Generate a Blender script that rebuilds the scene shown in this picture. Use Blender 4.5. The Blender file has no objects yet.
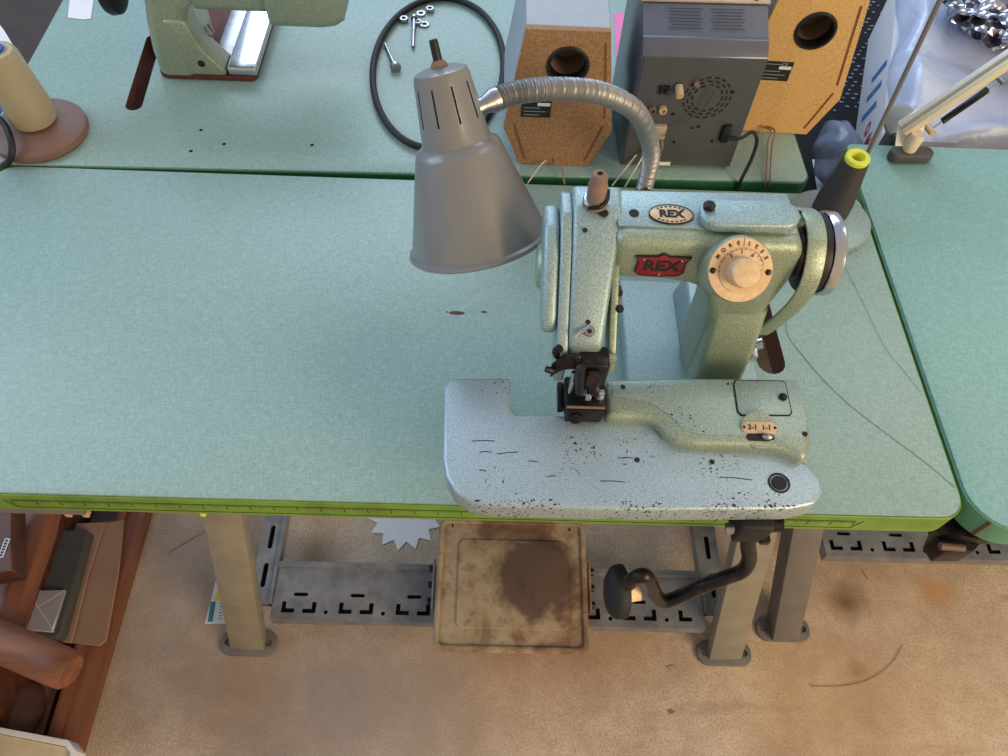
import bpy, math, random
from mathutils import Vector as V, Matrix
random.seed(7)
PI = math.pi
T = 0.75                                   # height of the table tops
sc = bpy.context.scene
COL = sc.collection

# ------------------------------------------------------------------ camera
FPX = 761.9
CR = V((0.99934789, 0.01294456, 0.03370804)).normalized()
CU = V((-0.0292128, 0.83853617, 0.54406222)).normalized()
CF = V((0.02122277, 0.54469214, -0.8383675)).normalized()
CO = V((-0.01294, -0.33024, T + 0.75848))
cd = bpy.data.cameras.new('camera'); cam = bpy.data.objects.new('camera', cd); COL.objects.link(cam)
cd.sensor_width = 36; cd.lens = FPX / 1008 * 36; cd.clip_start = 0.02; cd.clip_end = 50
m = Matrix.Identity(4)
for i in range(3):
    m[i][0] = CR[i]; m[i][1] = CU[i]; m[i][2] = -CF[i]; m[i][3] = CO[i]
cam.matrix_world = m
sc.camera = cam

def ray(u, v): return CR * ((u - 504) / FPX) + CU * ((378 - v) / FPX) + CF
def P(u, v, z):                            # survey: where the sight line meets height z (above the table tops)
    r = ray(u, v); t = (T + z - CO.z) / r.z; return CO + r * t
def PY(u, v, y):
    r = ray(u, v); t = (y - CO.y) / r.y; return CO + r * t
def PP(u, v, p, n):
    r = ray(u, v); t = (p - CO).dot(n) / r.dot(n); return CO + r * t

# ------------------------------------------------------------------ materials
def S(r, g, b):
    f = lambda c: (c / 255 / 12.92) if c / 255 <= 0.04045 else ((c / 255 + 0.055) / 1.055) ** 2.4
    return (f(r), f(g), f(b), 1)
class NT:
    def __init__(s, name):
        s.m = bpy.data.materials.new(name); s.m.use_nodes = True; s.t = s.m.node_tree
        s.b = s.t.nodes['Principled BSDF']; s.tc = s.t.nodes.new('ShaderNodeTexCoord')
    def n(s, ty, **k):
        x = s.t.nodes.new(ty)
        for a, b in k.items():
            if a in x.inputs: x.inputs[a].default_value = b
            else: setattr(x, a, b)
        return x
    def l(s, a, b): s.t.links.new(a, b)
    def mapping(s, scale=(1, 1, 1), rot=(0, 0, 0), loc=(0, 0, 0), geo=False):
        mp = s.n('ShaderNodeMapping'); mp.inputs['Scale'].default_value = scale; mp.inputs['Rotation'].default_value = rot; mp.inputs['Location'].default_value = loc
        if geo:
            g = s.n('ShaderNodeNewGeometry'); s.l(g.outputs['Position'], mp.inputs['Vector'])
        else: s.l(s.tc.outputs['Object'], mp.inputs['Vector'])
        return mp.outputs[0]
    def noise(s, scale, detail=3, rough=.5, vec=None, dist=0):
        x = s.n('ShaderNodeTexNoise', Scale=scale, Detail=detail, Roughness=rough, Distortion=dist)
        s.l(vec or s.tc.outputs['Object'], x.inputs['Vector']); return x.outputs['Fac']
    def ramp(s, fac, stops):
        x = s.n('ShaderNodeValToRGB'); e = x.color_ramp.elements
        while len(e) < len(stops): e.new(.5)
        for i, (p, c) in enumerate(stops): e[i].position = p; e[i].color = c if len(c) == 4 else (*c, 1)
        s.l(fac, x.inputs[0]); return x.outputs[0]
    def mix(s, fac, a, b, mode='MIX'):
        x = s.n('ShaderNodeMix', data_type='RGBA', blend_type=mode)
        for sock, val in ((x.inputs[0], fac), (x.inputs[6], a), (x.inputs[7], b)):
            if hasattr(val, 'is_linked') or isinstance(val, bpy.types.NodeSocket): s.l(val, sock)
            else: sock.default_value = val
        return x.outputs[2]
    def math(s, op, a, b=0.0, c=None):
        x = s.n('ShaderNodeMath', operation=op)
        for i, v in enumerate((a, b, c)):
            if v is None: continue
            if isinstance(v, bpy.types.NodeSocket): s.l(v, x.inputs[i])
            else: x.inputs[i].default_value = v
        return x.outputs[0]
    def bump(s, h, strength=.3, dist=.001):
        x = s.n('ShaderNodeBump', Strength=strength, Distance=dist); s.l(h, x.inputs['Height']); s.l(x.outputs[0], s.b.inputs['Normal'])
    def done(s, col=None, rough=.5, metal=0, **k):
        for name, val in (('Base Color', col), ('Roughness', rough), ('Metallic', metal), *k.items()):
            if val is None: continue
            if isinstance(val, bpy.types.NodeSocket): s.l(val, s.b.inputs[name])
            else: s.b.inputs[name].default_value = val
        return s.m
def plain(name, c, rough=.5, metal=0, var=.12, scale=60, bump=.15, **k):
    t = NT(name); f = t.noise(scale, 4)
    d = tuple(x * (1 - var) for x in c[:3]) + (1,); h = tuple(min(1, x * (1 + var)) for x in c[:3]) + (1,)
    col = t.ramp(f, [(.3, d), (.7, h)])
    if bump: t.bump(t.noise(scale * 8, 2), bump, .0004)
    return t.done(col, rough, metal, **k)
M = {}
def laminate(name, a, b, rough=.42):
    t = NT(name)
    v1 = t.mapping((900, 120, 1)); v2 = t.mapping((120, 900, 1))
    w = t.math('ADD', t.noise(1, 2, .6, v1), t.noise(1, 2, .6, v2))
    weave = t.math('MULTIPLY', w, .5)
    c = t.ramp(weave, [(.38, tuple(x * .84 for x in a[:3])), (.5, a), (.62, tuple(min(1, x * 1.06) for x in b[:3]))])
    big = t.noise(4, 3)
    c = t.mix(t.math('MULTIPLY', big, .28), c, b)
    t.bump(weave, .25, .0005)
    return t.done(c, rough)
M['lam'] = laminate('green_linen_laminate', S(134, 162, 157), S(148, 175, 169))
M['lam2'] = laminate('green_linen_laminate_right', S(126, 168, 162), S(140, 180, 173))
M['edge_yellow'] = plain('yellow_green_edge_paint', S(106, 144, 46), .45, var=.22, scale=30)
M['edge_green'] = plain('emerald_edge_paint', S(30, 98, 66), .5, var=.1)
M['edge_sea'] = plain('sea_green_edge_paint', S(88, 142, 112), .5, var=.1)
M['underside'] = plain('plywood_underside', S(120, 98, 70), .8)
M['black'] = plain('black_plastic', S(13, 13, 15), .5, var=.1)
M['print'] = plain('dark_print', S(26, 28, 22), .7, var=0, bump=0)
M['rubber'] = plain('black_rubber', S(18, 19, 22), .65)
M['chrome'] = plain('chrome', S(205, 205, 210), .18, 1, var=.04, bump=.05)
M['steel'] = plain('bare_steel', S(165, 165, 168), .35, 1)
M['brass'] = plain('pale_brass', S(206, 178, 142), .5, .3, var=.12, scale=200)
M['greybar'] = plain('leg_grey_paint', S(140, 134, 120), .55, .1, var=.12, scale=25)
M['greybar2'] = plain('leg_dark_grey_paint', S(112, 108, 106), .55, .1, var=.1, scale=25)
M['mauve'] = plain('brown_cast_iron_stand', S(112, 84, 76), .55, var=.12, scale=25)
M['white'] = plain('white_paint', S(222, 220, 212), .45, var=.04)
M['cream'] = plain('cream_paint', S(214, 200, 170), .5, var=.05)
M['paper'] = plain('white_paper', S(225, 226, 232), .8, var=.02)
M['yellow'] = plain('yellow_plastic', S(214, 216, 70), .4, var=.06)
M['blue'] = plain('blue_plastic', S(28, 96, 178), .4, var=.06)
M['pink'] = plain('pink_ink', S(240, 130, 190), .7, var=.1)
M['teal'] = plain('teal_ink', S(40, 140, 150), .7, var=.02)
M['yellowink'] = plain('yellow_ink', S(225, 215, 60), .7, var=.02)
M['redink'] = plain('red_ink', S(176, 40, 60), .7, var=.02)
M['blueink'] = plain('blue_ink', S(48, 110, 168), .7, var=.02)
M['taupe'] = plain('taupe_dust_cap', S(128, 104, 92), .7, var=.2)
M['amp'] = plain('charcoal_metal', S(84, 85, 90), .45, .3, var=.05)
M['amp_top'] = plain('charcoal_metal_smooth', S(98, 102, 114), .28, .35, var=.05)
M['beige'] = plain('beige_plate', S(178, 164, 146), .5, .2)
M['greywrap'] = plain('grey_vinyl', S(150, 158, 168), .5, var=.04)
M['copper'] = plain('copper_wire_sleeve', S(150, 118, 96), .5, var=.1)
M['redbadge'] = plain('red_enamel', S(136, 18, 36), .4, var=.1)
M['dark_floor'] = plain('dark_brown_board', S(60, 48, 44), .7, var=.25, scale=9)
M['cardboard'] = plain('cardboard', S(150, 120, 104), .85, var=.1, scale=14)
M['cardwhite'] = plain('printed_card', S(200, 200, 206), .7, var=.05)
M['darkgrey'] = plain('dark_grey_card', S(70, 70, 72), .6, var=.1)
M['silvercard'] = plain('silver_card', S(170, 165, 176), .35, .3, var=.06)
M['clearish'] = plain('translucent_blue_grey_film', S(120, 132, 160), .25, 0, var=.15, **{'Alpha': .75})
M['metalgrey'] = plain('lamp_grey_enamel', S(124, 124, 124), .34, .1, var=.03, bump=.03, **{'Coat Weight': .35, 'Coat Roughness': .16})
# hammered machine enamel
def hammer(name, base, hi, lo, rough=.4, pits=.0, edge=False):
    t = NT(name)
    vo = t.n('ShaderNodeTexVoronoi', Scale=620.0); t.l(t.tc.outputs['Object'], vo.inputs['Vector'])
    nz = t.noise(900, 2, .6)
    f = t.math('MULTIPLY_ADD', vo.outputs['Distance'], .6, t.math('MULTIPLY', nz, .5))
    c = t.ramp(f, [(.28, lo), (.45, base), (.68, hi)])
    c = t.mix(t.math('MULTIPLY', t.noise(14, 4), .25), c, lo)
    # chipped enamel
    ch = t.noise(330, 5, .6)
    area = t.noise(16, 3, .6)
    th = t.math('MULTIPLY_ADD', area, .55, ch)
    if edge:
        g = t.n('ShaderNodeSeparateXYZ'); t.l(t.tc.outputs['Object'], g.inputs[0])
        k = t.math('COMPARE', g.outputs[1], -.1635, .006); th = t.math('MULTIPLY_ADD', k, .085, th)
    chip = t.math('GREATER_THAN', th, 1.01 - pits)
    c = t.mix(chip, c, S(46, 38, 36))
    t.bump(f, .35, .0006)
    return t.done(c, rough, .5)
M['ham'] = hammer('hammered_blue_green_enamel', S(142, 164, 166), S(166, 188, 190), S(122, 144, 144), .48, -.05)
M['ham_worn'] = hammer('worn_hammered_enamel', S(164, 182, 190), S(182, 200, 210), S(136, 152, 158), .42, .045)
M['ham_deck'] = hammer('deck_hammered_enamel', S(148, 168, 162), S(168, 188, 182), S(126, 146, 138), .45, .03)
M['ham_plate'] = hammer('worn_hammered_plate_enamel', S(164, 182, 190), S(182, 200, 210), S(136, 152, 158), .42, .045, True)
M['ham_green_warm_lit'] = hammer('hammered_sage_warm_lit_enamel', S(146, 160, 142), S(170, 182, 162), S(116, 132, 114), .46, -.08)  # same enamel yellowed to carry warm front light; also sage on the rear machine
def crinkle_black():
    t = NT('oily_dark_iron'); c = t.ramp(t.noise(120, 4), [(.35, S(14, 12, 14)), (.6, S(34, 26, 26)), (.8, S(70, 54, 48))])
    t.bump(t.noise(260, 3), .5, .001); return t.done(c, .38, .4)
M['iron'] = crinkle_black()
def galv():
    t = NT('galvanised_grey'); c = t.ramp(t.noise(30, 5, .6), [(.3, S(112, 112, 118)), (.7, S(150, 150, 154))])
    c = t.mix(t.math('GREATER_THAN', t.noise(90, 6, .7), .72), c, S(92, 82, 76)); return t.done(c, .45, .35)
M['galv'] = galv()
def rust():
    t = NT('worn_treadle_plate'); v = t.mapping((1, 1, 1))
    n1 = t.noise(9, 6, .62, v, .6); n2 = t.noise(60, 4, .6)
    c = t.ramp(n1, [(.34, S(182, 164, 138)), (.52, S(166, 144, 116)), (.6, S(132, 102, 80)), (.74, S(100, 76, 68))])
    g = t.n('ShaderNodeVectorMath', operation='DISTANCE'); t.l(t.tc.outputs['Object'], g.inputs[0]); g.inputs[1].default_value = (.045, .012, .064)
    d = t.math('ADD', g.outputs['Value'], t.math('MULTIPLY', t.noise(26, 5, .6), .09))
    k = t.ramp(d, [(.105, (1, 1, 1)), (.135, (0, 0, 0))])
    c = t.mix(t.math('MULTIPLY', k, .85), c, S(78, 58, 54))
    c = t.mix(t.math('MULTIPLY', t.ramp(n2, [(.5, (0, 0, 0)), (.75, (1, 1, 1))]), .7), c, S(110, 82, 56)); t.bump(n2, .3, .0008)
    return t.done(c, .5, .25)
M['rust'] = rust()
def wood(name, a, b, axis=1, scale=1.0, rough=.5):
    t = NT(name); s = [45 * scale, 45 * scale, 45 * scale]; s[axis] = 2.2 * scale
    v = t.mapping(tuple(s)); f = t.noise(1, 5, .6, v, .4)
    c = t.ramp(f, [(.3, a), (.7, b)]); t.bump(f, .25, .001); return t.done(c, rough)
M['wood'] = wood('reddish_wood', S(88, 52, 38), S(142, 90, 66), 1)
M['wood_x'] = wood('reddish_wood_cross', S(104, 62, 40), S(146, 92, 62), 0)
M['wood_dark'] = wood('dark_red_wood', S(58, 32, 26), S(92, 52, 38), 0)
def mdf(name, a, b, c3):
    t = NT(name); c = t.ramp(t.noise(420, 3, .7), [(.3, a), (.5, b), (.72, c3)])
    c = t.mix(t.math('MULTIPLY', t.noise(12, 3), .3), c, a); t.bump(t.noise(400, 2), .3, .0006); return t.done(c, .75)
M['mdf'] = mdf('brown_chipboard', S(122, 88, 60), S(154, 116, 82), S(186, 148, 112))
M['mdf2'] = mdf('honey_chipboard', S(184, 140, 86), S(210, 168, 108), S(228, 188, 132))
M['mdf_dark'] = mdf('chipboard_groove', S(108, 66, 36), S(134, 88, 50), S(150, 104, 64))
def concrete():
    t = NT('stained_concrete')
    v = t.mapping((1, 1, 1), geo=True)
    n = t.noise(3.2, 7, .62, v, .3)
    c = t.ramp(n, [(.3, S(152, 136, 128)), (.44, S(200, 181, 163)), (.55, S(222, 203, 180)), (.7, S(238, 222, 203))])
    mid = t.noise(17, 6, .7, v, .5); c = t.mix(t.ramp(mid, [(.42, (.35, .35, .35)), (.62, (0, 0, 0))]), c, S(150, 122, 100))
    wv = t.noise(1, 3, .6, t.mapping((2.5, 14, 1), (0, 0, .5), geo=True)); c = t.mix(t.ramp(wv, [(.6, (0, 0, 0)), (.72, (.4, .4, .4))]), c, S(140, 118, 104))
    fine = t.noise(70, 5, .7, v); c = t.mix(t.math('MULTIPLY', fine, .5), c, S(158, 130, 108))
    grain = t.noise(260, 3, .7, v); c = t.mix(t.ramp(grain, [(.36, (.6, .6, .6)), (.52, (0, 0, 0))]), c, S(140, 118, 100)); c = t.mix(t.ramp(grain, [(.58, (0, 0, 0)), (.72, (.5, .5, .5))]), c, S(236, 222, 204))
    spk = t.math('GREATER_THAN', t.noise(160, 4, .7, v), .70); c = t.mix(spk, c, S(116, 94, 78))
    def stain_or_light(c, x, y, r0, r1, col, amt, nz=.05, ns=14):
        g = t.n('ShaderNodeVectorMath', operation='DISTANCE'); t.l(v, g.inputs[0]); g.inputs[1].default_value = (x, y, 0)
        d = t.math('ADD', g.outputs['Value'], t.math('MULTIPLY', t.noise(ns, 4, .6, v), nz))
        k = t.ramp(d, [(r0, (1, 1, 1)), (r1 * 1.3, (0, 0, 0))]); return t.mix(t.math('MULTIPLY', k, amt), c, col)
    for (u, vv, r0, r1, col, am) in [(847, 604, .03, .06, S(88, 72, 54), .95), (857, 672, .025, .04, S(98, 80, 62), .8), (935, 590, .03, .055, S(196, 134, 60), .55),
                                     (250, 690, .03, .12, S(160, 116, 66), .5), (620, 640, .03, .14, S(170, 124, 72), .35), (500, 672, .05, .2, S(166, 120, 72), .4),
                                     (800, 700, .05, .2, S(190, 140, 84), .3), (160, 640, .05, .20, S(132, 122, 120), .6), (330, 690, .06, .24, S(132, 122, 120), .65), (190, 540, .04, .16, S(150, 142, 140), .5), (420, 720, .03, .2, S(150, 134, 124), .5), (900, 720, .1, .3, S(196, 150, 100), .3)]:  # wide grey entries on the left: cool window light painted into the floor
        p = P(u, vv, -T); c = stain_or_light(c, p.x, p.y, r0, r1, col, am)
    t.bump(fine, .25, .002)
    return t.done(c, .62)
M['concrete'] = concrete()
def satin():
    t = NT('silver_satin'); c = t.ramp(t.noise(8, 3), [(.3, S(168, 178, 206)), (.7, S(204, 212, 232))]); t.bump(t.noise(7, 4, .5, None, 1.2), .6, .02)
    return t.done(c, .38, .12)
M['satin'] = satin()
def foil():
    t = NT('crinkled_foil'); vo = t.n('ShaderNodeTexVoronoi', Scale=40.0); t.l(t.tc.outputs['Object'], vo.inputs['Vector'])
    c = t.ramp(vo.outputs['Distance'], [(.1, S(50, 52, 66)), (.6, S(190, 192, 208))]); t.bump(vo.outputs['Distance'], 1, .02); return t.done(c, .2, .9)
M['foil'] = foil()
def cone_thread(name, a, b):
    t = NT(name); v = t.mapping((1, 1, 1)); w = t.n('ShaderNodeTexWave', Scale=180.0, Distortion=2.5); w.bands_direction = 'Z'; w.inputs['Detail Scale'].default_value = 3
    t.l(v, w.inputs['Vector']); c = t.ramp(w.outputs['Fac'], [(.2, a), (.8, b)])
    c = t.mix(t.math('MULTIPLY', t.noise(35, 4), .5), c, a); t.bump(w.outputs['Fac'], .5, .0008); return t.done(c, .6, 0, **{'Sheen Weight': .0})
M['thread_black'] = cone_thread('charcoal_thread', S(34, 31, 36), S(66, 58, 60))
M['thread_beige'] = cone_thread('beige_thread', S(138, 128, 104), S(186, 174, 146))
def perforated():
    t = NT('black_perforated_plastic'); c = t.ramp(t.noise(40, 3), [(.3, S(6, 7, 10)), (.7, S(14, 16, 24))]); return t.done(c, .7, 0, **{'Specular IOR Level': .25})
M['perf'] = perforated()
M['perf_glint'] = plain('pale_rib_glint', S(150, 158, 180), .4, var=.2)  # glints of the crate top put in as pale colour
M['stray'] = plain('grey_green_thread', S(112, 130, 118), .8, bump=0)
M['hole'] = plain('hole_shade_and_scratch', S(30, 26, 24), .8, var=0, bump=0)  # shade inside holes and slots put in as dark colour; also scratch fill
M['slot_wood'] = plain('oily_brown_slot_lining', S(92, 48, 40), .7, var=.2)
M['braid'] = plain('brushed_gooseneck_steel', S(150, 150, 150), .45, .6, var=.05)

# ------------------------------------------------------------------ geometry
def frame(o, z=(0, 0, 1), x=None):
    z = V(z).normalized()
    if x is None: x = V((1, 0, 0)) if abs(z.x) < .9 else V((0, 1, 0))
    x = V(x); x = (x - z * x.dot(z)).normalized(); y = z.cross(x)
    return V(o), x, y, z
class G:
    def __init__(s): s.v = []; s.f = []
    def add(s, vs, fs):
        k = len(s.v); s.v += [V(a) for a in vs]; s.f += [tuple(i + k for i in f) for f in fs]; return s
    def box(s, x0, x1, y0, y1, z0, z1):
        v = [(x, y, z) for z in (z0, z1) for y in (y0, y1) for x in (x0, x1)]
        return s.add(v, [(0, 2, 3, 1), (4, 5, 7, 6), (0, 1, 5, 4), (2, 6, 7, 3), (0, 4, 6, 2), (1, 3, 7, 5)])
    def fbox(s, fr, a, b, c, off=(0, 0, 0)):      # box a*b*c in a frame
        o, x, y, z = fr; o = o + x * off[0] + y * off[1] + z * off[2]
        v = [o + x * (i * a / 2) + y * (j * b / 2) + z * (k * c / 2) for k in (-1, 1) for j in (-1, 1) for i in (-1, 1)]
        return s.add(v, [(0, 2, 3, 1), (4, 5, 7, 6), (0, 1, 5, 4), (2, 6, 7, 3), (0, 4, 6, 2), (1, 3, 7, 5)])
    def loft(s, rings, cap=True, closed=False):
        n = len(rings[0]); vs = [p for r in rings for p in r]; fs = []
        R = len(rings)
        for i in range(R if closed else R - 1):
            for j in range(n):
                a, b = i * n + j, i * n + (j + 1) % n; c, d = ((i + 1) % R) * n + (j + 1) % n, ((i + 1) % R) * n + j
                fs.append((a, b, c, d))
        if cap and not closed: fs += [tuple(range(n))[::-1], tuple(range((R - 1) * n, R * n))]
        return s.add(vs, fs)
    def prism(s, pts, vec):                        # polygon (3D points) swept by vec
        return s.loft([[V(p) for p in pts], [V(p) + V(vec) for p in pts]])
    def lathe(s, prof, fr, n=40, closed=False):
        o, x, y, z = fr
        return s.loft([[o + z * h + (x * math.cos(2 * PI * k / n) + y * math.sin(2 * PI * k / n)) * r for k in range(n)] for r, h in prof], cap=not closed, closed=closed)
    def tube(s, path, rad, n=12, closed=False):
        path = [V(p) for p in path]; N = len(path); rings = []; prev = None
        for i, p in enumerate(path):
            a = path[(i - 1) % N] if (i or closed) else p; b = path[(i + 1) % N] if (i < N - 1 or closed) else p
            d = (b - a).normalized()
            if prev is None: x = V((0, 0, 1)) if abs(d.z) < .9 else V((1, 0, 0))
            else: x = prev
            x = (x - d * x.dot(d)).normalized(); prev = x; y = d.cross(x)
            r = rad(i / (N - 1)) if callable(rad) else rad
            rings.append([p + (x * math.cos(2 * PI * k / n) + y * math.sin(2 * PI * k / n)) * r for k in range(n)])
        return s.loft(rings, closed=closed)
    def ribbon(s, path, wvec, thick):              # flat bar along a path, width along wvec
        path = [V(p) for p in path]; w = V(wvec) / 2; rings = []
        for i, p in enumerate(path):
            d = (path[min(i + 1, len(path) - 1)] - path[max(i - 1, 0)]).normalized(); n = d.cross(w).normalized() * thick / 2
            rings.append([p - w - n, p + w - n, p + w + n, p - w + n])
        return s.loft(rings)
    def ball(s, c, r, n=16, sc3=(1, 1, 1)):
        c = V(c); prof = [(math.sin(PI * i / 10) * r, -math.cos(PI * i / 10) * r) for i in range(11)]
        k = len(s.v); s.lathe([(max(a, r * .01), h) for a, h in prof], frame((0, 0, 0)), n)
        for i in range(k, len(s.v)): q = s.v[i]; s.v[i] = c + V((q.x * sc3[0], q.y * sc3[1], q.z * sc3[2]))
        return s
    def obj(s, name, mat, parent=None, bevel=0, seg=2, angle=35, origin=None, cut=None):
        loc = V(origin) if origin is not None else (wloc(parent) if parent else V((0, 0, 0)))
        if parent is None and origin is None:
            xs = [p.x for p in s.v]; ys = [p.y for p in s.v]; zs = [p.z for p in s.v]
            loc = V(((min(xs) + max(xs)) / 2, (min(ys) + max(ys)) / 2, min(zs)))
        me = bpy.data.meshes.new(name); me.from_pydata([p - loc for p in s.v], [], s.f); me.update()
        import bmesh
        bm = bmesh.new(); bm.from_mesh(me); bmesh.ops.recalc_face_normals(bm, faces=bm.faces)
        if bevel:
            es = [e for e in bm.edges if len(e.link_faces) == 2 and e.calc_face_angle(0) > math.radians(angle)]
            bmesh.ops.bevel(bm, geom=es, offset=bevel, segments=seg, profile=.5, affect='EDGES', clamp_overlap=True)
        bm.to_mesh(me); bm.free()
        mats = mat if isinstance(mat, (list, tuple)) else [mat]
        for q in mats: me.materials.append(q)
        o = bpy.data.objects.new(name, me); COL.objects.link(o)
        if parent: o.parent = parent; o.location = loc - wloc(parent)
        else: o.location = loc
        if cut is not None: boolean(o, cut, loc)
        me = o.data
        me.shade_smooth() if hasattr(me, 'shade_smooth') else [setattr(p, 'use_smooth', True) for p in me.polygons]
        me.set_sharp_from_angle(angle=math.radians(38))
        return o
WL = {}
def wloc(o):
    if o is None: return V((0, 0, 0))
    return o.location + wloc(o.parent)
def boolean(o, g, loc):
    import bmesh
    me = bpy.data.meshes.new('c'); me.from_pydata([p - loc for p in g.v], [], g.f); bm = bmesh.new(); bm.from_mesh(me); bmesh.ops.recalc_face_normals(bm, faces=bm.faces); bm.to_mesh(me); bm.free()
    if g.__dict__.get('mat'): me.materials.append(g.mat)
    c = bpy.data.objects.new('c', me); COL.objects.link(c); c.location = o.location; c.parent = o.parent
    md = o.modifiers.new('b', 'BOOLEAN'); md.operation = 'DIFFERENCE'; md.solver = 'EXACT'; md.object = c
    try: md.material_mode = 'TRANSFER'
    except Exception: pass
    bpy.context.view_layer.update(); dg = bpy.context.evaluated_depsgraph_get()
    nm = bpy.data.meshes.new_from_object(o.evaluated_get(dg)); o.modifiers.remove(md)
    if len(nm.polygons) > 5: o.data = nm
    bpy.data.objects.remove(c)
def tag(o, label, cat, group=None, kind=None):
    if label: o['label'] = label
    if cat: o['category'] = cat
    if group: o['group'] = group
    if kind: o['kind'] = kind
    return o
def thing(name, label, cat, loc, group=None):
    o = bpy.data.objects.new(name, None); o.empty_display_size = .02; COL.objects.link(o); o.location = V(loc); return tag(o, label, cat, group)
def dup(root, delta, label=None):
    r = root.copy(); COL.objects.link(r); r.location = root.location + V(delta)
    if label: r['label'] = label
    for ch in list(root.children):
        c = ch.copy(); COL.objects.link(c); c.parent = r
        for g in list(ch.children):
            d = g.copy(); COL.objects.link(d); d.parent = c
    return r
def rounded(x0, x1, y0, y1, r, n=6):
    rr = r if isinstance(r, (list, tuple)) else [r] * 4   # corners: (x0,y0),(x1,y0),(x1,y1),(x0,y1)
    out = []
    for (cx, cy, a0), q in zip(((x0, y0, PI), (x1, y0, 1.5 * PI), (x1, y1, 0), (x0, y1, .5 * PI)), rr):
        sx = 1 if cx == x0 else -1; sy = 1 if cy == y0 else -1
        for k in range(n + 1):
            a = a0 + k * PI / 2 / n; out.append((cx + sx * q + q * math.cos(a), cy + sy * q + q * math.sin(a)))
    return out
def lift(pts, z): return [V((x, y, z)) for x, y in pts]
def fpts(fr, pts, h=0): return [fr[0] + fr[1] * a + fr[2] * b + fr[3] * h for a, b in pts]
def oval(a, b, n=32): return [(a * math.cos(2 * PI * k / n), b * math.sin(2 * PI * k / n)) for k in range(n)]
def capsule(p, q, r, n=8):                 # 2-D capsule between points
    p, q = V(p), V(q); d = (q - p); ang = math.atan2(d.y, d.x); out = []
    for c, a0 in ((q, ang - PI / 2), (p, ang + PI / 2)):
        out += [(c.x + r * math.cos(a0 + PI * k / n), c.y + r * math.sin(a0 + PI * k / n)) for k in range(n + 1)]
    return out
def spline(pts, n=8):
    pts = [V(p) for p in pts]; out = []
    for i in range(len(pts) - 1):
        a = pts[max(i - 1, 0)]; b = pts[i]; c = pts[i + 1]; d = pts[min(i + 2, len(pts) - 1)]
        for k in range(n):
            t = k / n; out.append(.5 * ((2 * b) + (c - a) * t + (2 * a - 5 * b + 4 * c - d) * t * t + (3 * b - a - 3 * c + d) * t ** 3))
    return out + [pts[-1]]
def text_verts(s, size, fr, depth=.0003, align='CENTER', bold=0.0):
    cu = bpy.data.curves.new('t', 'FONT'); cu.body = s; cu.size = size; cu.align_x = align; cu.align_y = 'CENTER'; cu.extrude = depth / 2; cu.offset = bold; cu.resolution_u = 3
    o = bpy.data.objects.new('t', cu); COL.objects.link(o); bpy.context.view_layer.update()
    me = bpy.data.meshes.new_from_object(o.evaluated_get(bpy.context.evaluated_depsgraph_get()))
    vs = [fr[0] + fr[1] * v.co.x + fr[2] * v.co.y + fr[3] * (v.co.z + depth / 2) for v in me.vertices]; fs = [tuple(p.vertices) for p in me.polygons]
    bpy.data.objects.remove(o); return vs, fs
def put_text(g, s, size, fr, **k):
    vs, fs = text_verts(s, size, fr, **k); g.add(vs, fs); return g
def screw(g, fr, r, h): return g.lathe([(r, -.0005), (r, h * .7), (r * .8, h), (r * .01, h)], fr, 14)

Z = lambda z: T + z
# ================================================================== floor
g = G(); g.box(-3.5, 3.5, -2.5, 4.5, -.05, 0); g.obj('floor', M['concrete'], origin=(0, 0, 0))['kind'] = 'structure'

# ================================================================== tables
def offset_band(pts, out, inn, z0, z1):
    n = len(pts); rings = []
    for i in range(n):
        a, b, c = V((*pts[i - 1], 0)), V((*pts[i], 0)), V((*pts[(i + 1) % n], 0))
        d = (c - a).normalized(); nn = V((d.y, -d.x, 0))
        rings.append([(b + nn * q) + V((0, 0, z)) for q, z in ((out, z0), (out, z1), (-inn, z1), (-inn, z0))])
    g = G(); g.loft(rings, closed=True); return g
def leg_mb(foot, top, w, d):
    f, t = V(foot), V(top); ax = (t - f).normalized(); yv = V((0, 1, 0)); x = V((1, 0, 0)); x = (x - ax * x.dot(ax)).normalized(); y = ax.cross(x)
    g = G(); ring = lambda c, k: [c + x * a * w / 2 * k + y * b * d / 2 * k for a, b in ((-1, -1), (1, -1), (1, 1), (-1, 1))]
    g.loft([ring(f, 1), ring(t, 1)]); return g
def foot_plate(cx, cy, mat, parent, l=.105, w=.048):
    g = G(); base = [(cx + x, cy + y) for x, y in rounded(-l / 2, l / 2, -w / 2, w / 2, w * .45)]
    g.prism(lift(base, .001), (0, 0, .007)); cut = G()
    for s in (-1, 1): cut.lathe([(.0065, -.01), (.0065, .03)], frame((cx + s * (l / 2 - .014), cy, 0)), 14)
    g.obj('foot_plate', mat, parent, .0015, cut=cut)
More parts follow.
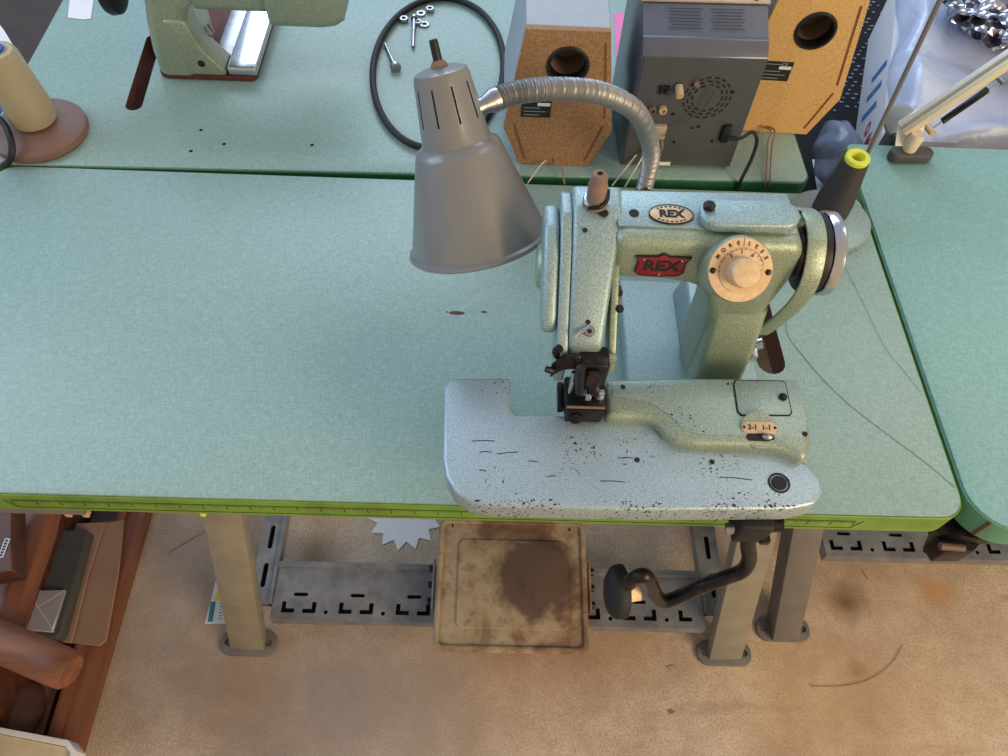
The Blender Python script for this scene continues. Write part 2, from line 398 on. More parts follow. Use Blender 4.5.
def slotted_bar(x0, x1, y0, y1, z, period, start):
    """folded sheet crossbar with L shaped punchings, oval slots and round holes"""
    g = G(); th = .003
    g.loft([[V((x, y, q)) for y, q in ((y0, z - .028), (y0, z), (y1, z), (y1 + .002, z + .006), (y1 + .012, z + .006), (y1 + .012, z - .028))] for x in (x0, x1)])
    cut = G(); cut.mat = M['hole']; s = .024; t = .0078
    def L(x, y, mx, my):
        p = [(0, 0), (s, 0), (s, t), (t, t), (t, s * .85), (0, s * .85)]
        q = [(x + a * mx, y + b * my) for a, b in p]
        cut.prism(lift(q, z - .012), (0, 0, .02))
    x = start
    while x < x1 - .03:
        yb = y0 + .013
        if x > x0 + .005: L(x, yb, 1, 1)
        if x + .063 < x1 - .006 and x + .044 > x0 + .006: L(x + .063, yb, -1, 1)
        if x + .085 < x1 - .01 and x + .075 > x0: cut.lathe([(.0038, z - .012), (.0038, z + .008)], frame((x + .082, yb + .002, 0)), 12)
        if x + .05 < x1 and x + .02 > x0: cut.prism(lift(capsule((x + .022, y0 + .047), (x + .042, y0 + .047), .0033), z - .012), (0, 0, .02))
        yt = y1 - .012
        x += period
    return g, cut
def table(name, label, pts, lam, edgem, origin, slots=(), holes=(), thick=.04):
    t = thing(name, label, 'table', origin)
    g = G(); g.prism(lift(pts, Z(-thick)), (0, 0, thick)); cut = None
    if slots or holes:
        cut = G(); cut.mat = M['slot_wood']
        for a, b, r in slots: cut.prism(lift(capsule(a, b, r), Z(-thick - .02)), (0, 0, thick + .04))
        for x, y in holes: cut.lathe([(.0028, Z(-.02)), (.0028, Z(.01))], frame((x, y, 0)), 10)
    g.obj('table_top', lam, t, .0016, 2, cut=cut)
    e = offset_band(pts, .0022, -.0002, Z(-thick + .001), Z(-.0022)).obj('edge_band', edgem, t, .0006, 1)
    return t, e

# --- main table
main_pts = rounded(-.7066, .5113, 0, .4936, [.025, .026, .02, .026])
main, edge = table('sewing_table', 'pale green laminate sewing table in the middle carrying the blue-green machine and grey lamp', main_pts, M['lam'], M['edge_yellow'], (-.1, .25, 0),
                   [((.332, .197, 0), (.327, .335, 0), .0175)])
g = G(); xs = P(12, 497, -.015).x; L36 = .9144; yf = -.0023; zt, zb = Z(-.0135), Z(-.0325)
g.box(xs, xs + L36, yf - .0003, yf, zb, zb + .0008); g.box(xs, xs + L36, yf - .0003, yf, zt, zt + .0006)
for i in range(36 * 8 + 1):
    x = xs + i * .0254 / 8; l = .011 if i % 8 == 0 else (.0065 if i % 4 == 0 else .0042); w = .0008 if i % 8 == 0 else .0005
    g.box(x - w / 2, x + w / 2, yf - .0003, yf, zt - l, zt)
for x, d in ((xs, -1), (xs + L36, 1)): g.prism([V((x, yf - .0003, zb)), V((x + .0012, yf - .0003, zb)), V((x + .0012 + d * .008, yf - .0003, zt)), V((x + d * .008, yf - .0003, zt))], (0, .0003, 0))
tag(g.obj('ruler_markings', M['print'], edge), 'black inch ruler ticks along the front edge', None)
def stand(t, xl, xr, ax_l, ax_r, yf, ya, yr, m, w, dp=.03, sides=(0, 1), rails=True):
    for i in sides:
        x, a = ((xl, ax_l), (xr, ax_r))[i]
        leg = leg_mb((x, yf, .004), (a, ya - .015, Z(-.042)), w, dp).obj('leg', m, t, .003, 2)
        foot_plate(x, yf, M['greybar2'], leg)
        leg = leg_mb((x, yr, .004), (a, ya + .03, Z(-.042)), w, dp).obj('leg', m, t, .003, 2)
        foot_plate(x, yr, M['greybar2'], leg)
        if not rails: continue
        s = 1 if i == 0 else -1
        x0, x1 = sorted((x + s * .010, x + s * .050))
        g = G(); g.box(x0, x1, yf + .05, yr - .05, Z(-.675), Z(-.66)); xi = x1 if s > 0 else x0
        g.box(xi - .003, xi + .003, yf + .05, yr - .05, Z(-.685), Z(-.656))
        cut = G(); y = yf + .085; cut.mat = M['hole']
        while y < yr - .1:
            cut.prism(lift(capsule(((x0 + x1) / 2, y, 0), ((x0 + x1) / 2, y + .038, 0), .0045), Z(-.671)), (0, 0, .03)); y += .075
        g.obj('side_rail', M['galv'], t, cut=cut)
    return t
stand(main, -.452, .4565, -.392, .392, .03, .256, .47, M['greybar'], .062)
g, cut = slotted_bar(-.398, .402, .052, .148, Z(-.66), .105, -.380); g.obj('crossbar', M['galv'], main, cut=cut)
g = G(); g.box(-.69, -.463, .003, .05, Z(-.066), Z(-.0405)); g.obj('drawer_rail', M['greybar2'], main, .002)
g = G(); g.box(-.392, -.318, .004, .05, Z(-.0565), Z(-.0405)); g.obj('leg_bracket', M['greybar'], main, .002)
for x in (-.492, -.472): G().box(x - .0035, x + .0035, .008, .016, Z(-.085), Z(-.0665)).obj('rail_pin', M['brass'], main, .001)
g = G(); p = P(204, 516, -.05); g.box(p.x - .003, p.x + .003, p.y - .002, p.y + .006, Z(-.050), Z(-.0405)); g.obj('yellow_clip', M['yellow'], main, .002)
# scars on the top
for (u, v, a, w) in ((457, 313, .010, .0028), (484, 312, .004, .0014), (447, 312, .0015, .001)):
    p = P(u, v, 0); G().prism(lift([(p.x + x, p.y + y) for x, y in oval(a, w, 12)], Z(.0001)), (0, 0, .0003)).obj('scratch', M['slot_wood'], main)

# --- rear table (slightly skewed)
A = .018
def ry(x, y): return (x - (y - .51) * A, y + (x + .15) * A)
rear_pts = [ry(x, y) for x, y in rounded(-.744, .4465, .5078, 1.06, [.012, .016, .02, .02])]
hole_xy = [tuple(P(u, v, 0)[:2]) for u, v in ((201, 130), (224, 144), (191, 151), (312, 145))]
rear, _ = table('sewing_table', 'pale green laminate table behind, with the speakers and the second sewing machine on it', rear_pts, M['lam'], M['edge_green'], (-.15, .75, 0),
                [((-.5585, .634, 0), (-.572, .80, 0), .0125)], hole_xy)
stand(rear, -.58, .28, -.52, .22, .58, .76, .98, M['greybar2'], .06)

# --- right table
right_pts = rounded(.5195, 1.66, -.0125, .605, [.05, .03, .03, .012], 10)
rt, e3 = table('sewing_table', 'green laminate table at the right edge with the white lamp clamped to it', right_pts, M['lam2'], M['edge_sea'], (1.1, .3, 0))
p = V((.5195 + .05 * (1 - math.cos(math.radians(52))), -.0125 + .05 * (1 - math.sin(math.radians(52))), 0)); d = V((-.62, -.79, 0))
G().fbox((V((p.x, p.y, Z(-.02))), V((.79, -.62, 0)), V((0, 0, 1)), d), .003, .034, .002, (0, 0, .0028)).obj('edge_seam', M['slot_wood'], e3)
stand(rt, .580, 1.5, .462, 1.5, .078, .315, .56, M['greybar2'], .052, .05, rails=False)
g, cut = slotted_bar(.66, 1.44, .198, .292, Z(-.66), .105, .672); g.obj('crossbar', M['galv'], rt, cut=cut)

# hinge bracket between the tables
a = P(945, 545, -.085)
t = thing('corner_bracket', 'small black steel bracket under the gap between the two front tables', 'bracket', (a.x, a.y, Z(-.12)))
g = G(); g.prism([P(922, 548, -.10), P(930, 562, -.10), P(958, 562, -.10), P(972, 545, -.10), P(960, 530, -.10), P(930, 530, -.10)], (0, 0, .035)); g.obj('bracket_body', M['iron'], t, .002)
g = G(); g.prism([P(927, 535, -.062), P(985, 545, -.062), P(985, 538, -.062), P(965, 515, -.062), P(930, 525, -.062)], (0, 0, .012)); g.obj('mounting_plate', M['iron'], t, .001)
a1, a2 = P(940, 546, -.058), P(964, 548, -.058); G().tube([a1, a2], .0045).obj('roller', M['mauve'], t)

# ================================================================== treadle
t = thing('foot_treadle', 'rusty grey rectangular foot treadle hanging over the slotted crossbar', 'pedal', (.04, .11, Z(-.66)))
fr = frame((.0415, .108, Z(-.60)), (0, -.08, 1), (1, 0, 0))
g = G(); g.prism(fpts(fr, rounded(-.137, .137, -.118, .120, .014), -.006), fr[3] * .006)
plate = g.obj('treadle_plate', M['rust'], t, .0025, 3)
g = offset_band([(x, y) for x, y in rounded(-.131, .131, -.112, .114, .012)], .003, .004, 0, .005)
g.v = [fr[0] + fr[1] * v.x + fr[2] * v.y + fr[3] * v.z for v in g.v]; g.obj('rim', M['rust'], plate, .0015, 2)
g = G(); g.prism(fpts(fr, rounded(-.098, .102, -.080, .080, .012), 0), fr[3] * .0042); g.obj('raised_panel', M['rust'], plate, .003, 3)
for a, b in ((-.112, .106), (.107, .104)): G().fbox(fr, .003, .006, .0012, (a, b, .0004)).obj('pin_hole_shade', M['hole'], plate)
for s in (-1, 1):
    g = G(); g.fbox(fr, .004, .09, .03, (s * .1425, .0, -.018)); b = g.obj('side_bracket', M['galv' if s < 0 else 'rust'], t, .001)
    for y in (-.03, 0, .03): screw(G(), frame(fr[0] + fr[1] * s * .145 + fr[2] * y + fr[3] * -.018, fr[1] * s), .007, .007).obj('bolt', M['iron'], b)

# ================================================================== knee lifter
t = thing('knee_lifter', 'dark bent-rod knee lever with black oval pad hanging below the machine', 'knee lever', (.245, -.03, Z(.04)))
KY = -.03
c = PY(748, 521, KY)
g = G(); g.box(c.x - .018, c.x + .016, -.05, -.006, Z(.036), Z(.074)); clamp = g.obj('clamp', M['rubber'], t, .004, 3)
g = G(); g.tube([V((c.x + .010, -.038, Z(.058))), V((c.x + .028, -.038, Z(.060)))], .0085); g.obj('adjusting_screw', M['iron'], clamp)
g = G(); g.tube([V((c.x - .016, -.040, Z(.05))), V((c.x - .025, -.040, Z(.048)))], .006); g.obj('adjusting_screw', M['steel'], clamp)
g = G(); g.box(c.x + .010, c.x + .020, -.052, -.03, Z(.036), Z(.046)); g.obj('lug', M['iron'], clamp, .002)
path = [PY(u, v, y) for u, v, y in ((748, 527, -.034), (748, 545, -.040), (749, 560, -.045), (742, 571, -.05), (724, 578, -.055), (700, 587, -.06), (678, 597, -.063), (664, 601, -.065), (656, 595, -.065), (651, 583, -.065), (645, 576, -.065), (636, 577, -.065), (628, 584, -.065))]
G().tube(spline(path, 6), .0082, 14).obj('bent_rod', M['iron'], t)
c = PY(618, 594, -.066); cd_ = (CO - c).normalized(); n = (cd_ * .36 + V((-.88, -.15, -.05))).normalized(); up = (CU - n * CU.dot(n)).normalized()
fr = frame(c, n, up)
g = G(); rings = []
for r, h in ((1, -.006), (1.0, 0), (.95, .006), (.75, .011), (.3, .0135), (.02, .014)):
    rings.append([fr[0] + fr[1] * .031 * r * math.cos(a) * (1 + .08 * math.cos(a)) + fr[2] * .019 * r * math.sin(a) + fr[3] * h for a in [2 * PI * k / 28 for k in range(28)]])
g.loft(rings); g.obj('knee_pad', M['rubber'], t)
g = G(); g.prism(fpts(fr, oval(.024, .013), -.010), fr[3] * .0035); g.fbox(fr, .018, .018, .016, (0, 0, -.018)); g.obj('pad_mount', M['brass'], t, .001)

# ================================================================== blind-stitch machine
mc = thing('blindstitch_sewing_machine', 'blue-green hammered-enamel blindstitch machine with red badge standing on the middle table', 'sewing machine', (.2, .12, T))
# casting base on the table
g = G(); g.box(.148, .302, .055, .30, Z(.0005), Z(.028)); base = g.obj('base_casting', M['ham'], mc, .005, 3)
g = G(); g.prism([V((.213, .06, Z(.028))), V((.250, .06, Z(.028))), V((.250, .06, Z(.062))), V((.222, .06, Z(.062)))], (0, .22, 0)); g.obj('ridge', M['ham'], base, .004, 2)
# C-frame: arm and column
def xz(pts, y0, y1):
    g = G(); g.prism([V((x, y0, Z(z))) for x, z in pts], (0, y1 - y0, 0)); return g
arm_prof = [(.098, .262), (.098, .208), (.15, .206), (.182, .200), (.198, .185), (.206, .16), (.210, .12), (.212, .028), (.266, .028), (.264, .09), (.262, .14), (.266, .175), (.272, .21), (.272, .245), (.266, .262)]
g = xz(arm_prof, .142, .212); arm = g.obj('arm', M['ham_green_warm_lit'], mc, .011, 4, 28)
g = G(); g.prism([V((.2135, .124, Z(.028))), V((.2665, .124, Z(.028))), V((.2655, .130, Z(.10))), V((.2655, .142, Z(.15))), V((.2115, .142, Z(.15))), V((.2125, .130, Z(.10)))], (0, .03, 0)); 0 and g.obj('column_foot', M['ham_green_warm_lit'], arm, .008, 3)
g = G(); g.loft([[V((x, y, Z(z))) for x, y in rounded(.2125, .2665, yy, .17, .008, 4)] for yy, z in ((.124, .028), (.125, .07), (.129, .105), (.136, .14), (.143, .165))]); g.obj('column_foot', M['ham_green_warm_lit'], arm)
G().box(.2165, .232, .118, .1245, Z(.0285), Z(.045)).obj('foot_notch_shade', M['hole'], arm)
# top plate of the arm
g = G(); g.prism(lift([(.100, .158), (.262, .156), (.262, .206), (.100, .202)], Z(.2615)), (0, 0, .0025)); tp = g.obj('arm_top_plate', M['ham'], mc, .001)
def arm_pt(u, v, z=.264): return P(u, v, z)
cut = G(); cut.mat = M['hole']
# oblong cover with screw
zc = .2645
p0, p1 = P(718, 212, zc + .01), P(782, 213, zc + .01)
g = G(); g.prism(lift(capsule((p0.x, p0.y, 0), (p1.x, p1.y, 0), .0165, 12), Z(zc)), (0, 0, .011)); cover = g.obj('oblong_cover', M['ham'], mc, .003, 3)
p = P(709, 207, zc + .012); screw(G(), frame(p), .0055, .004).obj('screw', M['iron'], cover)
for u, v in ((634, 213),):
    p = P(u, v, .2645); G().lathe([(.0045, -.001), (.0045, .0004), (.0001, .0004)], frame(p), 16).obj('oil_hole_shade_disc', M['hole'], tp)
# oval nameplate
p = P(671, 215, .2645); fr = frame(p, (0, 0, 1), (1, -.01, 0))
g = G(); g.prism(fpts(fr, oval(.0205, .0122, 40)), fr[3] * .0012); npl = tag(g.obj('nameplate', M['brass'], mc, .0004), 'oval pale plate lettered REX', None)
g = G(); put_text(g, 'REX', .0122, (fr[0] + fr[3] * .0013, *fr[1:]), bold=.0006)
for k in range(-3, 4):    # ring of small lettering marks above and below
    for s in (1, -1):
        a = PI / 2 * s + k * .26 * (-s); g.fbox(fr, .0022, .0014, .0002, (.0165 * math.cos(a), .0093 * math.sin(a), .0014))
g.obj('lettering', M['print'], npl)
offset_band(oval(.0202, .0119, 40), .0006, .0002, 0, .0015)
g = offset_band(oval(.0200, .0117, 40), .0005, .0003, 0, .0016); g.v = [fr[0] + fr[1] * v.x + fr[2] * v.y + fr[3] * v.z for v in g.v]; g.obj('border', M['print'], npl)
# red badge on the arm front
yb = .1415; b0 = PY(661, 265, yb); w = .026; h = .0125
pts = [(-w, h * .95), (-w * .2, h * 1.0), (0, h * 1.3), (w * .2, h * 1.0), (w, h * .95), (w * .84, h * .45), (w * .86, -h * .7), (w * .70, -h), (w * .1, -h * 1.1), (-w * .1, -h * 1.1), (-w * .72, -h), (-w * .88, -h * .7), (-w * .84, h * .4)]
fr = (b0, V((1, 0, 0)), V((0, 0, 1)), V((0, -1, 0)))
g = G(); g.prism(fpts(fr, pts), fr[3] * .0016); bd = tag(g.obj('badge', M['redbadge'], mc, .0003), 'red shield badge lettered REX', None)
g = G(); put_text(g, 'REX', .0185, (fr[0] + fr[3] * .0017, *fr[1:]), bold=.0007); g.obj('lettering', M['print'], bd)
g = offset_band([(x * .98, z * .98) for x, z in pts][::-1], .0008, .0003, 0, .0019); g.v = [fr[0] + fr[1] * v.x + fr[2] * v.y + fr[3] * v.z for v in g.v]; g.obj('border', M['print'], bd)
for a, b in ((-.017, .0085), (.0175, .0085), (0, -.0115)): screw(G(), (fr[0] + fr[1] * a + fr[2] * b + fr[3] * .0015, *fr[1:]), .0012, .001).obj('rivet', M['chrome'], bd)
# dial
dc = P(740, 270, .252); dn = V((-.02, -.74, .67)); fr = frame(dc, dn, (1, 0, 0))
G().lathe([(.030, -.05), (.0300, -.004), (.0288, -.001), (.001, -.001)], fr, 48).obj('dial_boss', M['ham_green_warm_lit'], arm)
g = G(); g.lathe([(.0282, -.0008), (.0287, .0), (.0282, .0022), (.0205, .0022), (.0203, .0012), (.001, .0012)], fr, 56); dial = tag(g.obj('dial', M['brass'], mc), 'round brass dial lettered MORE LESS with a knurled knob', None)
g = G(); g.lathe([(.0195, .0012), (.0195, .0020), (.012, .0020), (.012, .0012)], (fr[0] + fr[1] * .001 - fr[2] * .0012, *fr[1:]), 48, closed=True); g.obj('scale_ring', M['brass'], dial)
kf = (fr[0] + fr[1] * .0012 - fr[2] * .0015, *fr[1:])
G().lathe([(.0135, .001), (.0135, .0055), (.0128, .0065), (.0128, .0155), (.0115, .017), (.001, .0175)], kf, 40).obj('knob', M['brass'], dial)
g = G()
for s, a0, da in (('MORE', 152, -17), ('LESS', 77, -16)):
    for i, ch in enumerate(s):
        a = math.radians(a0 + da * i) if s == 'MORE' else math.radians(a0 + da * i); cx = fr[1] * math.cos(a) + fr[2] * math.sin(a); tx = fr[1] * math.sin(a) - fr[2] * math.cos(a)
        put_text(g, ch, .0048, (fr[0] + cx * .0240 + fr[3] * .0023, tx, cx, fr[3]), bold=.00012)
for i, ch in enumerate(('2', '1', '0')):
    a = math.radians(128 - 36 * i); cx = fr[1] * math.cos(a) + fr[2] * math.sin(a); tx = fr[1] * math.sin(a) - fr[2] * math.cos(a)
    put_text(g, ch, .0042, (fr[0] + cx * .0160 + fr[3] * .0021, tx, cx, fr[3]), bold=.0001)
for k in range(16):
    a = math.radians(-10 + k * 13); cx = fr[1] * math.cos(a) + fr[2] * math.sin(a); tx = fr[1] * math.sin(a) - fr[2] * math.cos(a)
    g.fbox((fr[0] + cx * .0188 + fr[3] * .0021, cx, tx, fr[3]), .0016, .00035, .0003)
g.fbox((fr[0] + fr[3] * .0023, *fr[1:]), .0004, .007, .0003, (0.0003, .0245, 0))
g.obj('lettering', M['print'], dial)
for s in (-1, 1): screw(G(), (fr[0] + fr[1] * s * .0246 - fr[2] * .001 + fr[3] * .002, *fr[1:]), .0027, .0012).obj('screw', M['iron'], dial)
# head: sloping box with side plates
def head_prof(dz=0, f=0, low=.0):
    return [(.212, .205), (.212, .258), (.205, .266), (.176, .268), (.150, .256), (.080 + f, .199), (.074 + f, .190), (.074 + f, .172 - low), (.11, .160 - low), (.15, .195)]
def head_slab(x0, x1, prof, taper=0):
    rings = []
    for k in range(2):
        x = (x0, x1)[k]; r = []
        for y, z in prof:
            xx = x
            if k == 1 and taper: xx = x - taper * max(0, (.185 - y) / .11)
            r.append(V((xx, y, Z(z))))
        rings.append(r)
    g = G(); g.loft(rings); return g
g = head_slab(.060, .1065, head_prof(), .0155); head = g.obj('head', M['ham'], mc, .005, 3, 20)
prA = [(.208, .205), (.208, .255), (.200, .261), (.172, .263), (.147, .250), (.075, .191), (.068, .182), (.068, .142), (.10, .135), (.15, .195)]
g = head_slab(.0495, .0600, prA); g.obj('side_plate', M['ham'], head, .0025, 3, 20)
prB = [(.196, .205), (.200, .242), (.195, .251), (.165, .253), (.140, .242), (.096, .206), (.090, .196), (.092, .186), (.11, .182), (.15, .195)]
g = head_slab(.0345, .0490, prB); g.obj('outer_cap', M['ham'], head, .006, 3, 20)
g = head_slab(.0995, .1065, [(.160, .21), (.160, .238), (.120, .210), (.072, .170), (.070, .155), (.10, .155)]); fs = g.obj('side_strip', M['ham_green_warm_lit'], mc, .002, 2)
G().box(.1065, .112, .128, .140, Z(.188), Z(.204)).obj('lever_knob', M['taupe'], head, .002)
for (u, v, z) in ((619, 309, .205), (618, 293, .212)): screw(G(), frame(P(u, v, z - .004), (.3, -.5, .8)), .0038, .004).obj('screw', M['iron'], fs)
G().box(.096, .106, .070, .078, Z(.170), Z(.180)).obj('latch', M['ham_green_warm_lit'], head, .0015)
p = V((.0345, .183, Z(.200))); G().lathe([(.024, -.010), (.024, .002), (.020, .007), (.001, .009)], frame(p + V((.004, -.018, -.002)), (-1, 0, 0)), 40).obj('rear_cap', M['ham_green_warm_lit'], head)
hn = V((0, -.63, .777)).normalized()
pl = V((.08, .150, Z(.256)))
for u, v, r in ((604, 213, .0042), (585, 230, .0022), (588, 322, .0022)):
    q = PP(u, v, V((.08, .19, Z(.2672))), V((0, 0, 1))) if v < 216 else PP(u, v, pl, hn)
    nn = V((0, 0, 1)) if v < 216 else hn
    G().lathe([(r, -.001), (r, .0005), (.0001, .0005)], frame(q, nn), 16).obj('oil_hole_shade_disc', M['hole'], head)
q = PP(589, 331, pl, hn); hf = frame(q, hn)
sc1 = screw(G(), hf, .0052, .004).obj('thread_eyelet', M['steel'], mc)
G().lathe([(.0022, .004), (.0022, .0048), (.0001, .0048)], hf, 12).obj('eyelet_hole', M['hole'], sc1)
G().tube([hf[0] + hf[3] * .003 - hf[1] * a + hf[2] * b for a, b in ((.004, .001), (.009, -.001), (.013, -.005))], .002).obj('thread_eyelet', M['steel'], mc)
# tension post
p = P(595, 205, .268); fr = frame(p + V((0, .002, 0)), (0, .03, 1))
tpn = G().lathe([(.0115, 0), (.0115, .003), (.0095, .0045), (.0085, .006), (.0088, .022), (.0078, .024), (.0078, .030), (.0062, .034), (.003, .035), (.003, .029), (.0001, .029)], fr, 28).obj('tension_post', M['taupe'], mc)
G().lathe([(.0105, .003), (.0115, .0045), (.0105, .006), (.0088, .0065), (.0088, .003)], fr, 28).obj('tension_disc', M['steel'], tpn)
G().tube(spline([P(588, 208, .272), P(600, 207, .274), P(607, 200, .275), P(608, 190, .276)], 5), .0020).obj('thread_guide', M['iron'], tpn)
# needle mechanism
nm = G(); nm.box(.070, .099, .058, .082, Z(.150), Z(.185)); nd = nm.obj('needle_holder', M['iron'], mc, .004, 3)
G().lathe([(.0085, -.004), (.0085, .006), (.006, .008), (.001, .008)], frame((.083, .054, Z(.172)), (0, -.8, .6)), 24).obj('clamp_screw', M['iron'], nd)
G().lathe([(.0055, -.004), (.0055, .004), (.001, .005)], frame((.087, .052, Z(.155)), (0, -.8, .6)), 20).obj('clamp_screw', M['iron'], nd)
arc = [PY(u, v, .064) for u, v in ((580, 362), (570, 361), (560, 364), (552, 370))]
G().ribbon(spline(arc, 5), V((0, -.006, -.014)), .006).obj('needle_lever', M['iron'], nd, .001)
G().tube([PY(553, 371, .06), PY(546, 369, .06)], .0032).obj('lever_tip', M['iron'], nd)
G().tube([PY(574, 372, .058), PY(570, 392, .058)], .0022).obj('needle_bar', M['chrome'], nd)
G().tube([PY(581, 368, .050), PY(580, 392, .050)], .0045).obj('needle_bar', M['iron'], nd)
G().box(.080, .086, .048, .056, Z(.140), Z(.152)).obj('needle_clamp', M['chrome'], nd, .001)
G().tube(spline([PY(560, 348, .072), PY(556, 352, .072), PY(560, 358, .072)], 4), .004).obj('side_screw', M['iron'], nd)
pf = G(); pf.box(.063, .103, .050, .086, Z(.1045), Z(.126)); pr = pf.obj('presser_foot', M['iron'], mc, .003, 2)
G().box(.064, .100, .045, .050, Z(.105), Z(.128)).obj('foot_guard', M['iron'], pr, .001)
G().tube([V((.064, .047, Z(.130))), V((.101, .047, Z(.130)))], .0014).obj('guard_bar', M['taupe'], pr)
G().tube([V((.078, .062, Z(.131))), V((.101, .064, Z(.131)))], .003).obj('hinge_pin', M['steel'], pr)
G().lathe([(.0048, 0), (.0048, .005), (.001, .006)], frame((.096, .060, Z(.126))), 18).obj('foot_screw', M['steel'], pr)
G().lathe([(.0065, 0), (.0065, .004), (.001, .005)], frame((.074, .0455, Z(.115)), (0, -1, .3)), 18).obj('foot_screw', M['iron'], pr)
G().box(.057, .0628, .055, .085, Z(.105), Z(.116)).obj('side_guard', M['iron'], pr, .001)
G().box(.084, .092, .068, .076, Z(.126), Z(.150)).obj('foot_bar', M['iron'], pr, .001)
for x, y in ((.066, .042), (.061, .047)): G().ball((x, y, Z(.101)), .003, 10).obj('foot_nut', M['iron'], pr)
# lower arm block
zt_ = .118
blk = [P(u, v, zt_) for u, v in ((604, 377), (700, 376), (799, 377), (806, 400), (812, 430), (811, 450), (806, 461), (796, 455), (778, 448), (755, 445), (700, 444), (680, 442), (667, 434), (660, 424), (650, 418), (630, 417), (606, 417))]
blk = [V((p.x, p.y, Z(.03))) for p in blk]
g = G(); g.prism(blk, (0, 0, zt_ - .03)); bed = g.obj('lower_arm', M['ham_green_warm_lit'], mc, .008, 4, 40)
ins = [P(u, v, zt_ + .0012) for u, v in ((612, 381), (700, 379), (797, 380), (803, 400), (808, 422), (806, 436), (782, 437), (700, 434), (684, 430), (668, 414), (650, 402), (630, 398), (612, 396))]
ins = [V((p.x, p.y, Z(zt_ - .001))) for p in ins]
g = G(); g.prism(ins, (0, 0, .0018)); g.obj('arm_deck', M['ham_deck'], bed, .0008)
# access cover
cz = zt_ + .0012
cv = [P(u, v, cz) for u, v in ((735, 380), (783, 381), (786, 384), (792, 413), (790, 416), (741, 416), (737, 412), (733, 384))]
g = G(); g.prism([V((p.x, p.y, Z(cz - .0005))) for p in cv], (0, 0, .0010)); g.obj('cover_seam_shade', M['hole'], bed)
cx_ = sum(p.x for p in cv) / 8; cy_ = sum(p.y for p in cv) / 8
g = G(); g.prism([V((cx_ + (p.x - cx_) * .96, cy_ + (p.y - cy_) * .945, Z(cz))) for p in cv], (0, 0, .0013)); ac = g.obj('access_cover', M['ham_deck'], mc, .0003)
sp = P(783, 397, cz + .002); s_ = screw(G(), frame(sp), .0042, .0014).obj('screw', M['iron'], ac)
# stitch plate with lever slot
fr = frame(P(759, 428, cz), (0, -.25, 1), (1, 0, 0))
G().lathe([(.019, -.004), (.0185, .0005), (.001, .0008)], (fr[0] - fr[2] * .002, *fr[1:]), 36).obj('lever_boss', M['ham_green_warm_lit'], bed)
g = G(); g.prism(fpts(fr, capsule((-.0115, 0, 0), (.0115, 0, 0), .006), .0005), fr[3] * .0012); stp = tag(g.obj('stitch_plate', M['brass'], mc, .0003), 'small oval brass plate lettered 2-1 1-1', None)
g = G(); put_text(g, '2-1  1-1', .0072, (fr[0] + fr[3] * .0018, *fr[1:]), bold=.00015); g.obj('lettering', M['print'], stp)
for s in (-1, 1): screw(G(), (fr[0] + fr[1] * s * .0152 + fr[3] * .0015, *fr[1:]), .0014, .0008).obj('rivet', M['iron'], stp)
f2 = (fr[0] - fr[2] * .0098 + V((0, 0, .0002)), *fr[1:])
G().prism(fpts(f2, capsule((-.010, 0, 0), (.010, 0, 0), .0038), -.004), f2[3] * .0056).obj('lever_slot_shade', M['hole'], bed)
G().ball(f2[0] + f2[1] * .006 + f2[3] * .004, .0038, 14, (1.5, .8, .8)).obj('stitch_lever', M['steel'], bed)
for u, v, r in ((623, 387, .0024), (805, 434, .0026), (758 - 30, 384, .0012)):
    G().lathe([(r, -.001), (r, .0006), (.0001, .0006)], frame(P(u, v, zt_ + .0008)), 14).obj('oil_hole_shade_disc', M['hole'], bed)
# work plate
zp = .104
wp = [(444, 386), (452, 377), (511, 377), (511, 408), (516, 414), (600, 415), (650, 420), (662, 436), (680, 446), (760, 447), (786, 452), (808, 463), (822, 480), (824, 492), (815, 504), (790, 509), (640, 510), (490, 506), (470, 502), (455, 492), (446, 476), (443, 458)]
wq = [P(u, v, zp) for u, v in wp]
g = G(); g.prism([V((p.x, p.y, Z(zp - .028))) for p in wq], (0, 0, .028)); wk = g.obj('work_plate', M['ham_plate'], mc, .006, 4, 30)
for u, v, r in ((637, 460, .0026), (712, 462, .0026)):
    G().lathe([(r, -.001), (r, .0006), (.0001, .0006)], frame(P(u, v, zp)), 14).obj('screw_hole', M['hole'], wk)
fr = frame(P(779, 483, zp))
G().lathe([(.0105, -.001), (.0105, .0008), (.0085, .0008), (.0085, -.0005), (.001, .0003)], fr, 32).obj('plug', M['black'], wk)
G().lathe([(.0075, 0), (.0072, .0010), (.001, .0012)], fr, 28).obj('plug_cap', M['rubber'], wk)
for (u1, v1, u2, v2) in ((480, 452, 492, 452), (497, 454, 518, 452), (528, 461, 538, 462), (547, 477, 556, 476), (479, 470, 486, 471), (600, 481, 625, 482), (575, 469, 580, 474), (720, 477, 752, 480), (618, 458, 632, 458), (472, 441, 495, 441)):
    a, b = P(u1, v1, zp + .0002), P(u2, v2, zp + .0002); G().ribbon([a, (a + b) / 2 + V((0, .0006, 0)), b], V((0, .0007, 0)), .0003).obj('scratch', M['hole'], wk)
# support between plate, base and table
G().box(.17, .30, .04, .11, Z(.0285), Z(.0755)).obj('plate_support', M['ham_green_warm_lit'], mc, .004)
